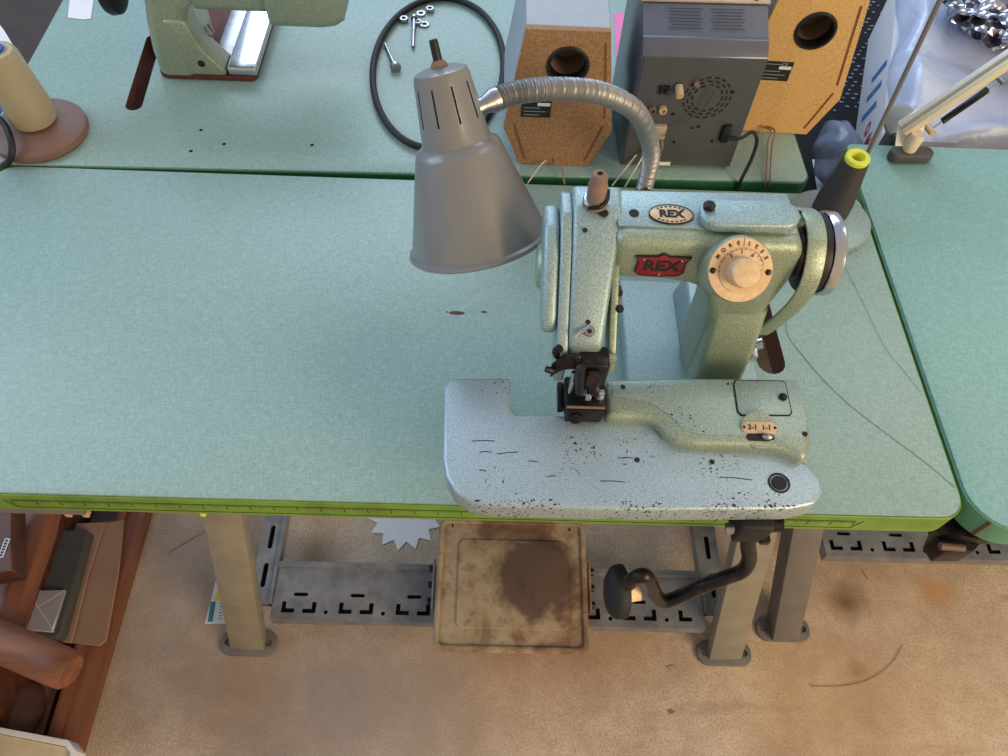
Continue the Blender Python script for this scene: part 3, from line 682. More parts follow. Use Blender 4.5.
# handwheel, guard, belt
hy, hz = .187, .205
hx = .3205
f = frame((hx - .030, hy, Z(hz)), (1, 0, 0))
hw = tag(G().lathe([(.010, -.002), (.030, 0), (.0380, .002), (.0392, .014), (.0388, .0175), (.034, .0178), (.0345, .012), (.02, .013), (.01, .013)], f, 56).obj('handwheel', M['black'], mc), 'black handwheel with a chrome rim', None)
G().lathe([(.034, .0180), (.0400, .0180), (.0415, .0200), (.0415, .028), (.0395, .030), (.034, .030), (.032, .025), (.001, .025)], f, 64).obj('chrome_rim', M['chrome'], hw)
G().lathe([(.012, -.05), (.012, .002)], f, 24).obj('shaft', M['steel'], hw)
G().lathe([(.020, -.022), (.026, -.020), (.021, -.014), (.026, -.008), (.026, -.004), (.01, -.004)], f, 40).obj('pulley', M['iron'], hw)
gx = .2815
gp = [V((gx, y, Z(z))) for y, z in ((.212, .236), (.200, .250), (.178, .2605), (.155, .258), (.138, .242), (.130, .222), (.132, .195), (.142, .160), (.156, .122), (.166, .098))]
gd = G().ribbon(spline(gp, 6), V((.0175, 0, 0)), .003).obj('belt_guard', M['ham_green_warm_lit'], mc, .0008, 2)
g = G(); g.box(gx - .030, gx - .004, .178, .196, Z(.2475), Z(.2585)); g.obj('guard_bracket', M['ham_green_warm_lit'], gd, .003)
G().lathe([(.0022, 0), (.0022, .001), (.0001, .001)], frame((gx - .010, .187, Z(.2585))), 12).obj('oil_hole_shade_disc', M['hole'], gd)
bx = gx - .006
G().tube(spline([V((bx, .168, Z(.188))), V((bx - .004, .20, Z(.12))), V((bx - .006, .235, Z(.04))), V((bx - .008, .262, Z(-.03))), V((bx - .01, .30, Z(-.14)))], 5), .0048).obj('drive_belt', M['rubber'], mc)
q = P(753, 350, .03); G().box(q.x - .006, q.x + .004, q.y - .012, q.y + .012, Z(.0005), Z(.034)).obj('hinge_lug', M['steel'], mc, .002)
G().lathe([(.007, -.004), (.007, .006), (.002, .007)], frame(P(757, 344, .036), (1, 0, .4)), 20).obj('hinge_bolt', M['chrome'], mc)
# ================================================================== gooseneck lamp
C = P(479, 240, .165); top = P(440, 70, .315); ax = (top - C).normalized(); Ls = (top - C).length
sx = V((1, 0, 0)); fr = frame(C, ax, sx); k = Ls / .177
lp = thing('gooseneck_lamp', 'grey enamel cone lamp on a ribbed gooseneck beside the blindstitch machine head', 'lamp', (.2, .47, T))
prof = [(.0735, -.004), (.0755, -.002), (.0745, .001), (.0710, .003), (.0695, .010), (.0440, .098), (.0415, .104), (.0350, .108), (.0335, .113), (.0272, .170), (.0255, .176), (.018, .179), (.001, .180)]
inn = [(.001, .178), (.017, .1775), (.0240, .174), (.026, .169), (.0320, .112), (.0340, .107), (.040, .103), (.0425, .097), (.068, .009), (.0722, -.003)]
prof = [(r, h * k) for r, h in prof + inn]
cut = G(); cut.mat = M['hole']
vd = (CO - (C + ax * .14)); vd = (vd - ax * vd.dot(ax)).normalized(); vs = ax.cross(vd)
for a in (-62, -25, 14, 52, 90, 130, 170, 210, 250):
    d = vd * math.cos(math.radians(a)) + vs * math.sin(math.radians(a)); w = ax.cross(d)
    cut.fbox((C + ax * .147 * k + d * .030, w, ax, d), .0019, .034, .022)
g = G(); g.lathe(prof, fr, 72, closed=True); sh = tag(g.obj('lamp_shade', M['metalgrey'], lp, cut=cut), 'smooth grey conical shade with cooling slits', None)
fs2 = (C + ax * .180 * k + vs * .000, *fr[1:])
G().lathe([(.0085, -.004), (.0080, .002), (.005, .006), (.001, .006)], fs2, 24).obj('switch_collar', M['taupe'], sh)
G().lathe([(.0044, .004), (.0042, .022), (.0036, .024), (.0001, .024)], fs2, 20).obj('switch', M['black'], sh)
bl = G(); bl.lathe([(.012, .10), (.013, .075), (.022, .05), (.024, .035), (.018, .018), (.001, .012)], fr, 28); bl.obj('bulb', M['white'], lp)
G().lathe([(.014, .1), (.014, .165)], fr, 24).obj('socket', M['cream'], lp)
Q = C + ax * .135 * k + fr[1] * .027
q1 = P(492, 101, Q.z - T + .002)
neck = spline([q1, P(515, 93, .288), P(552, 89, .285), P(600, 93, .262), (P(636, 112, .205)), P(650, 143, .115), V((.197, .472, Z(.06))), V((.197, .472, Z(.008)))], 50)
N = len(neck)
G().tube(neck, lambda t: (.0108 + .0002 * t) + .0009 * math.sin(t * 2 * PI * 96), 14).obj('gooseneck', M['braid'], lp)
G().tube([Q - (q1 - Q).normalized() * .001, Q + (q1 - Q) * .45, q1, q1 + (neck[6] - q1).normalized() * .006], lambda t: .0080 if t < .4 else .0115, 20).obj('swivel', M['steel'], lp)
g = G(); g.lathe([(.024, .0005), (.024, .004), (.015, .006), (.0145, .016), (.012, .018), (.001, .030)], frame((.197, .4625, T)), 28); g.obj('lamp_base', M['iron'], lp)

# ================================================================== thread stands and cones
def cone(name, label, base, h, rb, rt_, mat, capmat, inner, tilt=(0, 0, 1), full=False):
    fr = frame(base, tilt); t = thing(name, label, 'thread cone', base)
    if full:
        G().lathe([(rb * .94, .002), (rb, .008), (rb * .99, h * .25), (rt_ * 1.12, h * .93), (rt_ * .98, h * .985), (rt_ * .5, h), (rt_ * .42, h * .98), (rt_ * .42, h * .6)], fr, 40).obj('thread', mat, t)
        G().lathe([(rt_ * .25, h * .7), (rt_ * .41, h * .7), (rt_ * .48, h * 1.03), (rt_ * .25, h * 1.03)], fr, 28, closed=True).obj('cone_tip', capmat, t)
        G().lathe([(rb * .5, .0), (rb * .7, .0), (rb * .72, .0019), (rb * .5, .0019)], fr, 32, closed=True).obj('cone_foot', inner, t); return t
    G().lathe([(rb * .97, .002), (rb, .006), (rb * .99, h * .25), (rt_ * 1.14, h * .9), (rt_ * 1.08, h * .93), (rt_ * .8, h * .935), (rt_ * .8, h * .5)], fr, 40).obj('thread', mat, t)
    G().lathe([(rt_ * .86, h * .90), (rt_ * 1.04, h * .925), (rt_ * 1.06, h * .985), (rt_ * .95, h), (rt_ * .62, h * .995), (rt_ * .55, h * .93), (rt_ * .55, h * .7), (rt_ * .7, h * .7)], fr, 36, closed=True).obj('cone_tip', capmat, t)
    G().lathe([(rb * .5, .0), (rb * .9, .0), (rb * .96, .004), (rb * .5, .004)], fr, 32, closed=True).obj('cone_foot', inner, t); return t
st = thing('thread_stand', 'grey-green round iron thread stand with tall rod at the back right table corner', 'thread stand', (.457, .443, T))
G().lathe([(.056, .0008), (.0575, .004), (.0565, .012), (.052, .0155), (.03, .019), (.012, .021), (.001, .021)], frame((.4515, .4325, T)), 64).obj('stand_base', M['ham'], st)
r0 = V((.4885, .480, Z(.013))); r1 = PY(940, 0, .474)
d = (r1 - r0).normalized()
G().tube([r0, r0 + d * .52], .0030, 12).obj('rod', M['greybar2'], st)
G().lathe([(.008, 0), (.008, .006), (.0055, .007), (.0055, .012), (.002, .013)], frame(r0 + V((0, 0, .0))), 6).obj('rod_nut', M['brass'], st)
cone('thread_cone', 'charcoal thread cone with a yellow tip on the grey-green stand', V((.4475, .4345, Z(.0215))), .100, .0245, .0145, M['thread_black'], M['yellow'], M['yellow'], (-.02, -.02, 1))
st2 = thing('thread_stand', 'brown round thread stand at the left end of the rear table', 'thread stand', (-.664, .566, T))
G().lathe([(.064, .0008), (.066, .004), (.065, .012), (.060, .016), (.03, .022), (.018, .0235), (.001, .0235)], frame((-.671, .562, T)), 64).obj('stand_base', M['mauve'], st2)
cb = V((-.670, .564, Z(.024)))
cone('thread_cone', 'beige thread cone with a blue tip on the brown stand', cb, .110, .0315, .0225, M['thread_beige'], M['blue'], M['cream'], (.0, .0, 1), True)

# ================================================================== second sewing machine
m2 = thing('sewing_machine', 'sage green sewing machine with chrome bed on the rear table, cut by the top edge', 'sewing machine', (-.45, .75, T))
bp = [P(u, v, 0) for u, v in ((170, 82), (272, 83))]
y0 = .695
g = G(); g.prism(lift(rounded(-.536, -.386, y0 + .004, 1.02, .012), Z(.0006)), (0, 0, .009)); g.obj('bed_plate', M['slot_wood'], m2, .002)
g = G(); g.box(-.428, -.383, y0 + .004, 1.0, Z(.0098), Z(.024)); cb2 = g.obj('chrome_bed', M['chrome'], m2, .004, 3)
g = G(); g.box(-.456, -.429, y0 + .02, 1.0, Z(.0098), Z(.018)); g.obj('chrome_bed', M['steel'], m2, .003, 2)
def rr(x0, x1, ya, yb_, z, r=.02): return [V((x, y, Z(z))) for x, y in rounded(x0, x1, ya, yb_, r, 5)]
g = G(); g.loft([rr(-.536, -.470, y0, y0 + .12, .0106, .022), rr(-.536, -.468, y0, y0 + .12, .04, .022), rr(-.530, -.468, y0 + .003, y0 + .115, .085), rr(-.524, -.462, y0 + .005, y0 + .11, .11), rr(-.52, -.44, y0 + .004, y0 + .10, .13), rr(-.515, -.43, y0 + .01, y0 + .095, .19)])
col2 = g.obj('column', M['ham_green_warm_lit'], m2)
g = G(); g.prism([V((x, y0 + .0005, Z(z))) for x, z in ((-.50, .0106), (-.4295, .0106), (-.4295, .020), (-.440, .034), (-.452, .050), (-.461, .070), (-.467, .10), (-.50, .10))], (0, .045, 0)); g.obj('column_foot', M['ham_green_warm_lit'], col2, .006, 3, 20)
G().lathe([(.0055, -.004), (.0055, .001), (.001, .0015)], frame(V((-.462, y0 + .001, Z(.032))), (0, -1, .1)), 20).obj('plug', M['black'], m2)
g = G(); g.loft([[V((x, y, Z(z))) for y, z in [(y0 + .01 + a, .108 + b) for a, b in rounded(0, .085, 0, .075, .014, 4)]] for x in (-.45, -.345)]); g.obj('arm', M['ham_green_warm_lit'], m2)
g = G(); g.loft([[V((x, y0 + .0475 + (y - y0 - .0475) * s, Z(.14 + (z - .14) * s))) for y, z in [(y0 + a, .092 + b) for a, b in rounded(0, .095, 0, .09, .016, 4)]] for x, s in ((-.3440, .97), (-.341, 1), (-.27, 1), (-.25, .95), (-.238, .82), (-.234, .6))]); g.obj('head', M['ham_green_warm_lit'], m2)
G().lathe([(.03, 0), (.040, .003), (.042, .008), (.040, .018), (.03, .022), (.001, .022)], frame((-.590, y0 + .055, Z(.120)), (1, 0, 0)), 44).obj('handwheel', M['black'], m2)
G().lathe([(.014, .02), (.018, .026), (.018, .034), (.014, .040), (.018, .046), (.016, .056), (.012, .075)], frame((-.590, y0 + .055, Z(.120)), (1, 0, 0)), 30).obj('pulley', M['black'], m2)
G().tube([V((-.448, y0 + .03, Z(.075))), V((-.440, y0 + .022, Z(.066)))], .006).obj('lever_stub', M['steel'], m2)

# ================================================================== loose things on the rear table
n = 80; loop = [V((-.106 + .1035 * math.cos(2 * PI * i / n) * (1 + .04 * math.sin(2 * PI * i / n)), .747 + .193 * math.sin(2 * PI * i / n), Z(.0062))) for i in range(n)]
tag(G().tube(loop, .0052, 10, closed=True).obj('drive_belt', M['rubber'], None), 'black V-belt lying in a large loop on the rear table', 'belt')
def bolt(name, label, a, b, r, rh, hh):
    a, b = V(a), V(b); d = (b - a).normalized(); t = thing(name, label, 'bolt', a)
    G().tube([a, a + (b - a) * .55], r * .8, 12).obj('threaded_end', M['steel'], t)
    G().tube([a + (b - a) * .55, b], r, 12).obj('shank', M['steel'], t)
    G().lathe([(rh, 0), (rh, hh), (rh * .8, hh * 1.25), (.0002, hh * 1.3)], frame(b, d), 16).obj('head', M['steel'], t)
bolt('carriage_bolt', 'long round-headed steel bolt lying alone inside the belt loop', P(385, 44, .004), P(395, 66, .006), .0032, .0085, .006)
bolt('machine_screw', 'steel screw beside the nuts and washers inside the belt loop', P(413, 47, .004), P(414, 19, .005), .0034, .0058, .005)
def ring_thing(name, label, u, v, ro, ri, h, group, nseg=24, z0=.001):
    p = P(u, v, z0); g = G(); g.lathe([(ro, 0), (ro, h), (ri, h), (ri, 0)], frame((p.x, p.y, Z(z0))), nseg, closed=True)
    tag(g.obj(name, M['steel'], None, .0004, 1), label, 'nut' if 'nut' in name else 'washer', group)
gp_ = 'nuts and washers inside the belt loop'
ring_thing('nut', 'small steel nut leftmost of the loose hardware', 404, 21, .0078, .0038, .006, gp_, 6)
ring_thing('nut', 'small steel nut rightmost of the loose hardware, near the belt', 430, 11, .0075, .0038, .006, gp_, 6)
ring_thing('washer', 'steel washer just left of the rightmost nut', 421, 14, .0080, .0040, .0022, gp_)
ring_thing('washer', 'steel washer resting right of the screw, nearer the lamp', 424.5, 25, .0080, .0042, .0022, gp_)
ring_thing('nut', 'steel nut touching the screw on its right side', 418, 23.5, .0065, .0034, .0045, gp_, 6)
def floor_sheet(name, pts, mat, label, cat, z=0.0008, th=.0006, parent=None):
    g = G(); g.prism([V((p[0], p[1], z)) for p in pts], (0, 0, th)); o = g.obj(name, mat, parent)
    if cat: tag(o, label, cat)
    return o
floor_sheet('masking_tape', [P(u, v, 0)[:2] for u, v in ((71, -8), (95, -8), (91, 19), (84, 20), (76, 19), (68, 18))], M['paper'], 'white strip of tape on the rear table top left of the second machine', 'tape', T + .0004)
floor_sheet('pink_sticker', [P(u, v, 0)[:2] for u, v in ((614, 14), (624, 13), (628, 30), (624, 52), (616, 58))], M['pink'], 'pink paper patch on the table between speaker and stereo', 'sticker', T + .0004)
floor_sheet('pink_scrap', [P(u, v, 0)[:2] for u, v in ((498, 50), (504, 48.5), (504, 51.5))], M['pink'], 'tiny pink scrap beside the left speaker', 'scrap', T + .0004)

# ================================================================== speakers and stereo
def speaker(label, cx, y, yaw, mat, rot_z=0, s=1.0, sticker_dx=0):
    t = thing('loudspeaker', label, 'speaker', (cx, y, T), 'chipboard-backed loudspeakers')
    ca, sa = math.cos(yaw), math.sin(yaw)
    X = V((ca, sa, 0)); Yv = V((-sa, ca, 0)); O = V((cx, y, T + .0008)); W = lambda a, b, c: O + X * a * s + Yv * b * s + V((0, 0, c * s))
    HT = .224 if yaw else .212; hexp = [(-.051, 0), (.051, 0), (.0755, .062), (.0525, HT), (-.0525, HT), (-.0755, .062)]
    def inset(q): 
        c = V((0, .11)); return [(a * (1 - q / .075), .11 + (b - .11) * (1 - q / .11)) for a, b in hexp]
    g = G(); g.loft([[W(a, .004, c) for a, c in hexp], [W(a, .17, c) for a, c in hexp]]); cut = G(); cut.mat = M['taupe']
    frp = (W(.004, .0, .160 if yaw else .163), X, V((0, 0, 1)), -Yv)
    cut.lathe([(.0245, -.05), (.0245, .01)], (frp[0], *frp[1:]), 36)
    g.obj('cabinet', M['greywrap'], t, .001, 1, cut=cut)
    g = G(); g.loft([[W(a, -.004, c) for a, c in inset(.0008)], [W(a, .0038, c) for a, c in inset(.0008)]])
    cut = G(); cut.mat = M['mdf_dark']; cut.lathe([(.0245, -.05), (.0245, .01)], frp, 36)
    # routed groove along one side and the lower chamfers
    for (a0, c0), (a1, c1) in ((((.047, .195)), (.0615, .085)), ((.0610, .070), (.0435, .012)), ((-.0435, .012), (-.0610, .070))):
        p, q = V((a0, c0, 0)), V((a1, c1, 0)); cut.prism([W(x, -.0032, z) for x, z in capsule(p, q, .0018, 4)], Yv * -.003)
    bp_ = g.obj('back_panel', mat, t, cut=cut)
    G().lathe([(.0225, -.002), (.0265, -.002), (.0275, .0055), (.026, .007), (.0235, .007), (.0225, .005)], frp, 44, closed=True).obj('bass_port', M['black'], t)
    G().lathe([(.0225, -.0105), (.0235, -.0105), (.0235, -.003), (.0225, -.003)], frp, 40, closed=True).obj('port_tube', M['black'], t)
    lb = (W(-.032, -.0045, .098), X, V((0, 0, 1)), -Yv)
    if sticker_dx: lb = (W(sticker_dx, -.0045, .100), X, V((0, 0, 1)), -Yv)
    g = G(); g.fbox(lb, .040, .030, .001); lab = g.obj('rating_label', M['print'], t)
    g = G(); g.fbox(lb, .017, .0048, .0004, (.010, .006, .0008)); g.obj('white_sticker', M['paper'], lab)
    g = G()
    for k in range(5):
        if k != 1: g.fbox(lb, .030 if k % 2 else .022, .0008, .0003, (-.002 if k % 2 else -.006, .011 - k * .0055, .0007))
    if sticker_dx: put_text(g, 'CE', .007, (lb[0] + lb[1] * .008 + lb[2] * .011 + lb[3] * .0006, *lb[1:]))
    g.obj('label_print', M['greywrap'], lab)
    return W
W1 = speaker('loudspeaker with brown chipboard back, left of the dark stereo', .0735, .5375, 0, M['mdf'])
W2 = speaker('loudspeaker with honey-coloured chipboard back, right of the dark stereo', (.409), .627, -.04, M['mdf2'], s=1.05, sticker_dx=-.026)

am = thing('stereo_amplifier', 'dark grey stereo unit seen from the back between the two speakers', 'stereo', (.247, .57, T))
X = V((1, .028, 0)).normalized(); Yv = V((-.028, 1, 0)).normalized(); O = V((.247, .537, T + .004)); W = lambda a, b, c: O + X * a + Yv * b + V((0, 0, c))
g = G(); g.loft([[W(a, b, c) for b, c in ((.0, 0), (0, .176), (.016, .192), (.022, .192), (.055, .212), (.062, .2125), (.16, .2125), (.16, 0))] for a in (-.077, .084)]); g.obj('housing', M['amp_top'], am, .002)
g = G(); g.loft([[W(a, b, c) for b, c in ((-.002, .003), (-.002, .176), (0, .176), (0, .003))] for a in (-.0745, .0830)]); bk = g.obj('back_panel', M['amp'], am)
g = G(); g.loft([[W(a, b, c) for b, c in ((.058, .2135), (.058, .2165), (.11, .2165), (.11, .2135))] for a in (-.079, .086)]); lid = g.obj('top_flange', M['beige'], am, .0006)
for a in (-.068, .0, .068): screw(G(), frame(W(a, .064, .2160)), .0033, .002).obj('screw', M['iron'], lid)
sl = (W(0, .038, .203), X, (W(0, .055, .212) - W(0, .022, .192)).normalized(), V((0, 0, 0))); sl = (*sl[:3], sl[1].cross(sl[2]))
g = G()
for b in range(7):
    for s in (-1, 1): g.fbox(sl, .045 - (b % 3) * .004, .0007, .0002, (s * .027 + .004, .014 - b * .0042, .0004))
g.obj('warning_print', M['print'], am)
bf = (W(0, -.0022, 0), X, V((0, 0, 1)), -Yv)
def bw(a, c): return bf[0] + bf[1] * a + bf[2] * c
g = G()
for R_, n_ in ((.031, 18), (.0255, 15), (.020, 12)):
    for k_ in range(n_):
        a = 2 * PI * k_ / n_; d = bf[1] * math.cos(a) + bf[2] * math.sin(a)
        g.fbox((bw(.020, .118) + d * R_, d, bf[3].cross(d), bf[3]), .0024, 2 * PI * R_ / n_ * .62, .0006)
g.obj('fan_grille', M['hole'], bk)
for a, c_, m_ in ((-.050, .100, M['mauve']), (-.036, .100, M['brass'])):
    o = G().lathe([(.0055, 0), (.0055, .006), (.0035, .0065), (.0035, .003), (.001, .003)], frame(bw(a, c_), bf[3]), 20).obj('audio_socket', m_, bk)
for a, c_ in ((-.045, .134), (-.040, .134), (-.035, .134), (-.045, .127), (-.038, .127)): G().fbox((bw(a, c_), *bf[1:]), .004, .005, .008).obj('terminal', M['black'], bk, .0008)
G().tube([bw(-.022, .136) + bf[3] * .001, bw(-.0215, .131) + bf[3] * .016], .0052).obj('antenna_socket', M['brass'], bk)
G().lathe([(.004, 0), (.004, .006), (.001, .007)], frame(bw(.0, .142), bf[3]), 12).obj('antenna_screw', M['taupe'], bk)
G().fbox((bw(-.038, .064), *bf[1:]), .027, .022, .012).obj('connector_block', M['beige'], bk, .001)
G().fbox((bw(-.020, .006), *bf[1:]), .030, .006, .0008).obj('serial_sticker', M['paper'], bk)
G().tube(spline([bw(.002, .142) + bf[3] * .006, bw(.006, .150) + bf[3] * .01, bw(.022, .135) + bf[3] * .01, bw(.012, .100) + bf[3] * .007, bw(-.004, .085) + bf[3] * .006, bw(-.030, .062) + bf[3] * .01], 6), .0007, 6).obj('antenna_wire', M['darkgrey'], bk)
for a, c_ in ((.052, .128), (-.02, .092), (.045, .048), (-.008, .045), (.012, .07), (.02, .072)): screw(G(), frame(bw(a, c_), bf[3]), .0022, .0012).obj('screw', M['iron'], bk)
G().fbox((bw(.060, .063), *bf[1:]), .013, .028, .014).obj('power_plug', M['black'], am, .003)
def cable(name, label, pts, r, mat, cat='cable', grp=None): return tag(G().tube(spline(pts, 8), r, 8).obj(name, mat, None), label, cat, grp)
pq = bw(.060, .060) + bf[3] * .0095
cable('power_cable', 'black cable curving from the stereo down behind the table edge', [pq, P(741, 138, .055), P(752, 132, .055), P(757, 140, .045), P(752, 158, .03), P(742, 178, .010), P(736, 192, -.02)], .0026, M['black'])
for k_, du in enumerate((0, 4)):
    cable('speaker_wire', ('left', 'right')[k_] + ' strand of the twin wire below the right speaker', [W2(-.020 + k_ * .010, -.006, .012), P(771 + du, 131, .015), P(768 + du * 1.2, 142, .008), P(767 + du, 158, .006), P(766 + du, 178, .005), P(765 + du, 190, -.02)], .0013, M['copper'], 'wire', 'twin wires behind the machine')
cable('speaker_wire', 'short wire dropping from the left speaker to the right', [W1(.0, -.006, .014), P(555, 160, .012), P(562, 170, .008), P(564, 181, .003), P(565, 188, -.02)], .0013, M['copper'], 'wire')
cable('speaker_wire', 'pale wire running down-left under the left speaker', [W1(-.012, -.006, .010), P(540, 166, .008), P(530, 180, .004), P(526, 187, -.02)], .0010, M['cream'], 'wire')
g0 = bw(-.046, .054) + bf[3] * .008
for k_, (a, b) in enumerate((((640, 150), (612, 186)), ((642, 158), (625, 187)))):
    cable('speaker_wire', ('upper', 'lower')[k_] + ' pale wire from the stereo running past the lamp neck to the gap', [g0 + X * (.006 * k_ - .006), P(651 + 3 * k_, 136, .055), P(a[0], a[1], .03), P((a[0] + b[0]) / 2, (a[1] + b[1]) / 2, .012), P(b[0], b[1], -.006)], .0012, M['cream'], 'wire')
for k_ in range(3):
    a = -.040 + .006 * k_
    cable('stereo_wire', ('leftmost', 'middle', 'rightmost')[k_] + ' of three short copper wires hanging from the stereo connector', [bw(a, .054) + bf[3] * .008, bw(a + .001, .045) + bf[3] * .014, bw(a - .002, .034) + bf[3] * .010, bw(a + .002 * k_, .026) + bf[3] * .004], .0016, M['copper'], 'wire', 'copper wires at the stereo connector')
# loose black thread trailing over the table
tag(G().tube(spline([P(u, v, .0009) for u, v in ((786, 318), (788, 335), (800, 352), (822, 378), (850, 405), (890, 436), (925, 462), (956, 488))], 8), .0003, 6).obj('loose_thread', M['stray'], None), 'dark thread trailing from the handwheel to the front right table corner', 'thread')
tag(G().tube(spline([P(u, v, .0009) for u, v in ((846, 268), (862, 300), (884, 345), (905, 372), (921, 392))], 8), .0002, 6).obj('loose_thread', M['stray'], None), 'faint thread lying beside the right edge of the middle table', 'thread')

# ================================================================== white swing-arm lamp on the right table
wl = thing('swing_arm_lamp', 'white swing-arm lamp with springs clamped to the back of the right table', 'lamp', (.61, .585, T))
a, b = P(897, 152, .012), P(925, 152, .012)
G().prism(lift(capsule((a.x, a.y - .002, 0), (b.x, b.y - .002, 0), .0115, 10), Z(.001)), (0, 0, .015)).obj('clamp_foot', M['darkgrey'], wl, .003, 3)
A0 = P(909, 126, .045); A1 = P(1022, 50, .165); d = (A1 - A0).normalized(); sidev = d.cross(V((0, 0, 1))).normalized()
fr = frame(A0, d, sidev)
for s, mt in ((-1, 'cream'), (1, 'white')):
    G().fbox((A0 + d * .11, d, fr[1], d.cross(fr[1])), .30, .009, .012, (0, 0, 0) if 0 else (.03, -s * .0075, 0)).obj('arm_bar', M[mt], wl, .0015)
s0, s1 = P(930, 130, .035), P(1001, 80, .11)
g = G(); N_ = 300; dd = (s1 - s0); e1 = dd.cross(V((0, 0, 1))).normalized(); e2 = dd.cross(e1).normalized()
g.tube([s0 + dd * .18 + dd * .64 * i / N_ + (e1 * math.cos(i * .9) + e2 * math.sin(i * .9)) * .0042 for i in range(N_ + 1)], .0011, 6); g.obj('spring', M['iron'], wl)
G().tube([s0, s1], .0014).obj('spring_rod', M['steel'], wl)
G().tube([s0 - e1 * .012, s0 + e1 * .008], .005).obj('spring_pin', M['brass'], wl)
G().tube([s1 - e1 * .012, s1 + e1 * .008], .004).obj('spring_pin', M['steel'], wl)
g = G(); q0, q1_ = P(905, 150, .017), P(922, 118, .045)
g.prism([P(895, 146, .02), P(918, 147, .02), P(921, 138, .03), P(929, 115, .045), P(918, 112, .05), P(898, 125, .04)], (0, .004, .004)); g.obj('yoke', M['white'], wl, .001)
G().lathe([(.010, .0), (.011, .02), (.009, .028), (.001, .028)], frame(P(909, 149, .016)), 20).obj('swivel_post', M['cream'], wl)
G().lathe([(.026, 0), (.026, .006), (.022, .009), (.001, .009)], frame(PY(899, 122, .640), (.1, -.6, .8)), 36).obj('clamp_disc', M['greywrap'], wl)
G().box(.590, .616, .607, .640, Z(-.06), Z(.012)).obj('clamp_body', M['darkgrey'], wl, .003)

# ================================================================== behind the right table
def noise2(x, y, s):
    return math.sin(x * 9 * s + 1.3 * math.sin(y * 7 * s)) * .5 + math.sin(y * 11 * s + 1.7 * math.sin(x * 5 * s + 1)) * .5
def drape(name, mat, x0f, x1, y0, y1, zt, amp, s, nx=60, ny=60, zfloor=-.5, label='', cat=''):
    g = G(); rows = []
    for j in range(ny + 1):
        y = y0 + (y1 - y0) * j / ny; r = []
        for i in range(nx + 1):
            tt = i / nx; x = x0f(y) + (x1 - x0f(y)) * tt
            e = min(1, tt / .06) ; e = math.sin(e * PI / 2); f = min(1, (j / ny) / .05); f = math.sin(f * PI / 2)
            fold = abs(noise2(x * .9 + y * .5, y * 1.1 - x * .4, s)) * .9 + .35 * noise2(x * 2.1, y * 2.3 + x, s)
            r.append(V((x, y, Z(zt + amp * fold * e * f - .020 * (1 - e) - .006 * (1 - f)))))
        rows.append(r)
    vs = [p for r in rows for p in r]; W_ = nx + 1; fs = [(j * W_ + i, j * W_ + i + 1, (j + 1) * W_ + i + 1, (j + 1) * W_ + i) for j in range(ny) for i in range(nx)]
    bd_ = [(0, i) for i in range(nx)] + [(j, nx) for j in range(ny)] + [(ny, i) for i in range(nx, 0, -1)] + [(j, 0) for j in range(ny, 0, -1)]
    k0 = len(vs)
    for j, i in bd_:
        p = rows[j][i]; vs.append(V((p.x, p.y, Z(zfloor))))
    nb = len(bd_)
    for q in range(nb):
        j, i = bd_[q]; j2, i2 = bd_[(q + 1) % nb]; fs.append((j * W_ + i, k0 + q, k0 + (q + 1) % nb, j2 * W_ + i2))
    fs.append(tuple(k0 + q for q in range(nb)))
    g.add(vs, fs); return tag(g.obj(name, mat, None), label, cat)
# black perforated crate (carries carton, bag and satin)
CZ = -.275
a_, b_ = P(800, 118, CZ), P(862, 112, CZ)
yr_ = b_.y; x0_, x1_, y0_, y1_ = .53, 1.62, .665, b_.y + .95
cr = thing('perforated_crate', 'large black plastic crate with perforated top behind the right speaker', 'crate', ((x0_ + x1_) / 2, y0_ + .4, 0))
g = G(); g.box(x0_, x1_, y0_, y1_, .001, Z(CZ - .015)); g.obj('crate_body', M['perf'], cr, .006)
g = G(); g.box(x0_ - .008, x1_ + .008, y0_ - .008, y1_, Z(CZ - .0145), Z(CZ)); top_ = g.obj('perforated_top', M['perf'], cr, .003)
g = G(); random.seed(5); j = 0; y = yr_
while y < yr_ + .62:
    x = x0_ + (.010 if j % 2 else .0)
    while x < .93:
        w_ = random.uniform(.004, .0085)
        if random.random() > .25: g.box(x, x + w_, y, y + .0028, Z(CZ - .0002), Z(CZ + .0012))
        x += .020
    y += .0145; j += 1
tag(g.obj('rib_highlights', M['perf_glint'], top_), 'rows of small pale ribs painting the glints on the crate top', None, kind='stuff')
# printed carton: its left side shows stripes and logo
TZ = -.115; BZ = CZ + .002
k1, k2, k3 = P(880, 152, TZ), P(885, 118, TZ), P(910, -6, TZ)
k0 = V((k1.x, max(k1.y, .675), 0)); k3 = V((k3.x, k3.y + .08, 0)); dk = (k3 - k0).normalized(); nk = V((-dk.y, dk.x, 0))
cb_ = thing('printed_carton', 'white printed carton with blue stripes and a red logo under the satin', 'box', (k0.x + .2, k0.y + .2, Z(BZ)))
pts = [k0, V((k0.x + .62, k0.y, 0)), V((k3.x + .5, k3.y, 0)), k3]
g = G(); g.prism([V((p_.x, p_.y, Z(BZ))) for p_ in pts], (0, 0, TZ - BZ)); bx_ = g.obj('carton_body', M['cardwhite'], cb_, .003)
fo = V((k0.x, k0.y, Z(BZ))) + nk * .0002; H_ = TZ - BZ
def face(a, h): return fo + dk * a + V((0, 0, h))
for a_s, h_s in ((.34, .42), (.295, .32), (.25, .22)):
    G().prism([face(a_s, h_s * H_), face(a_s + .018, h_s * H_), face(a_s - .032, (h_s + .48) * H_), face(a_s - .050, (h_s + .48) * H_)], nk * .0006).obj('blue_stripe', M['blueink'], bx_)
G().lathe([(.015, 0), (.015, .0006), (.008, .0006), (.008, 0)], frame(face(.17, .5 * H_), nk), 28, closed=True).obj('red_logo', M['redink'], bx_)
g = G()
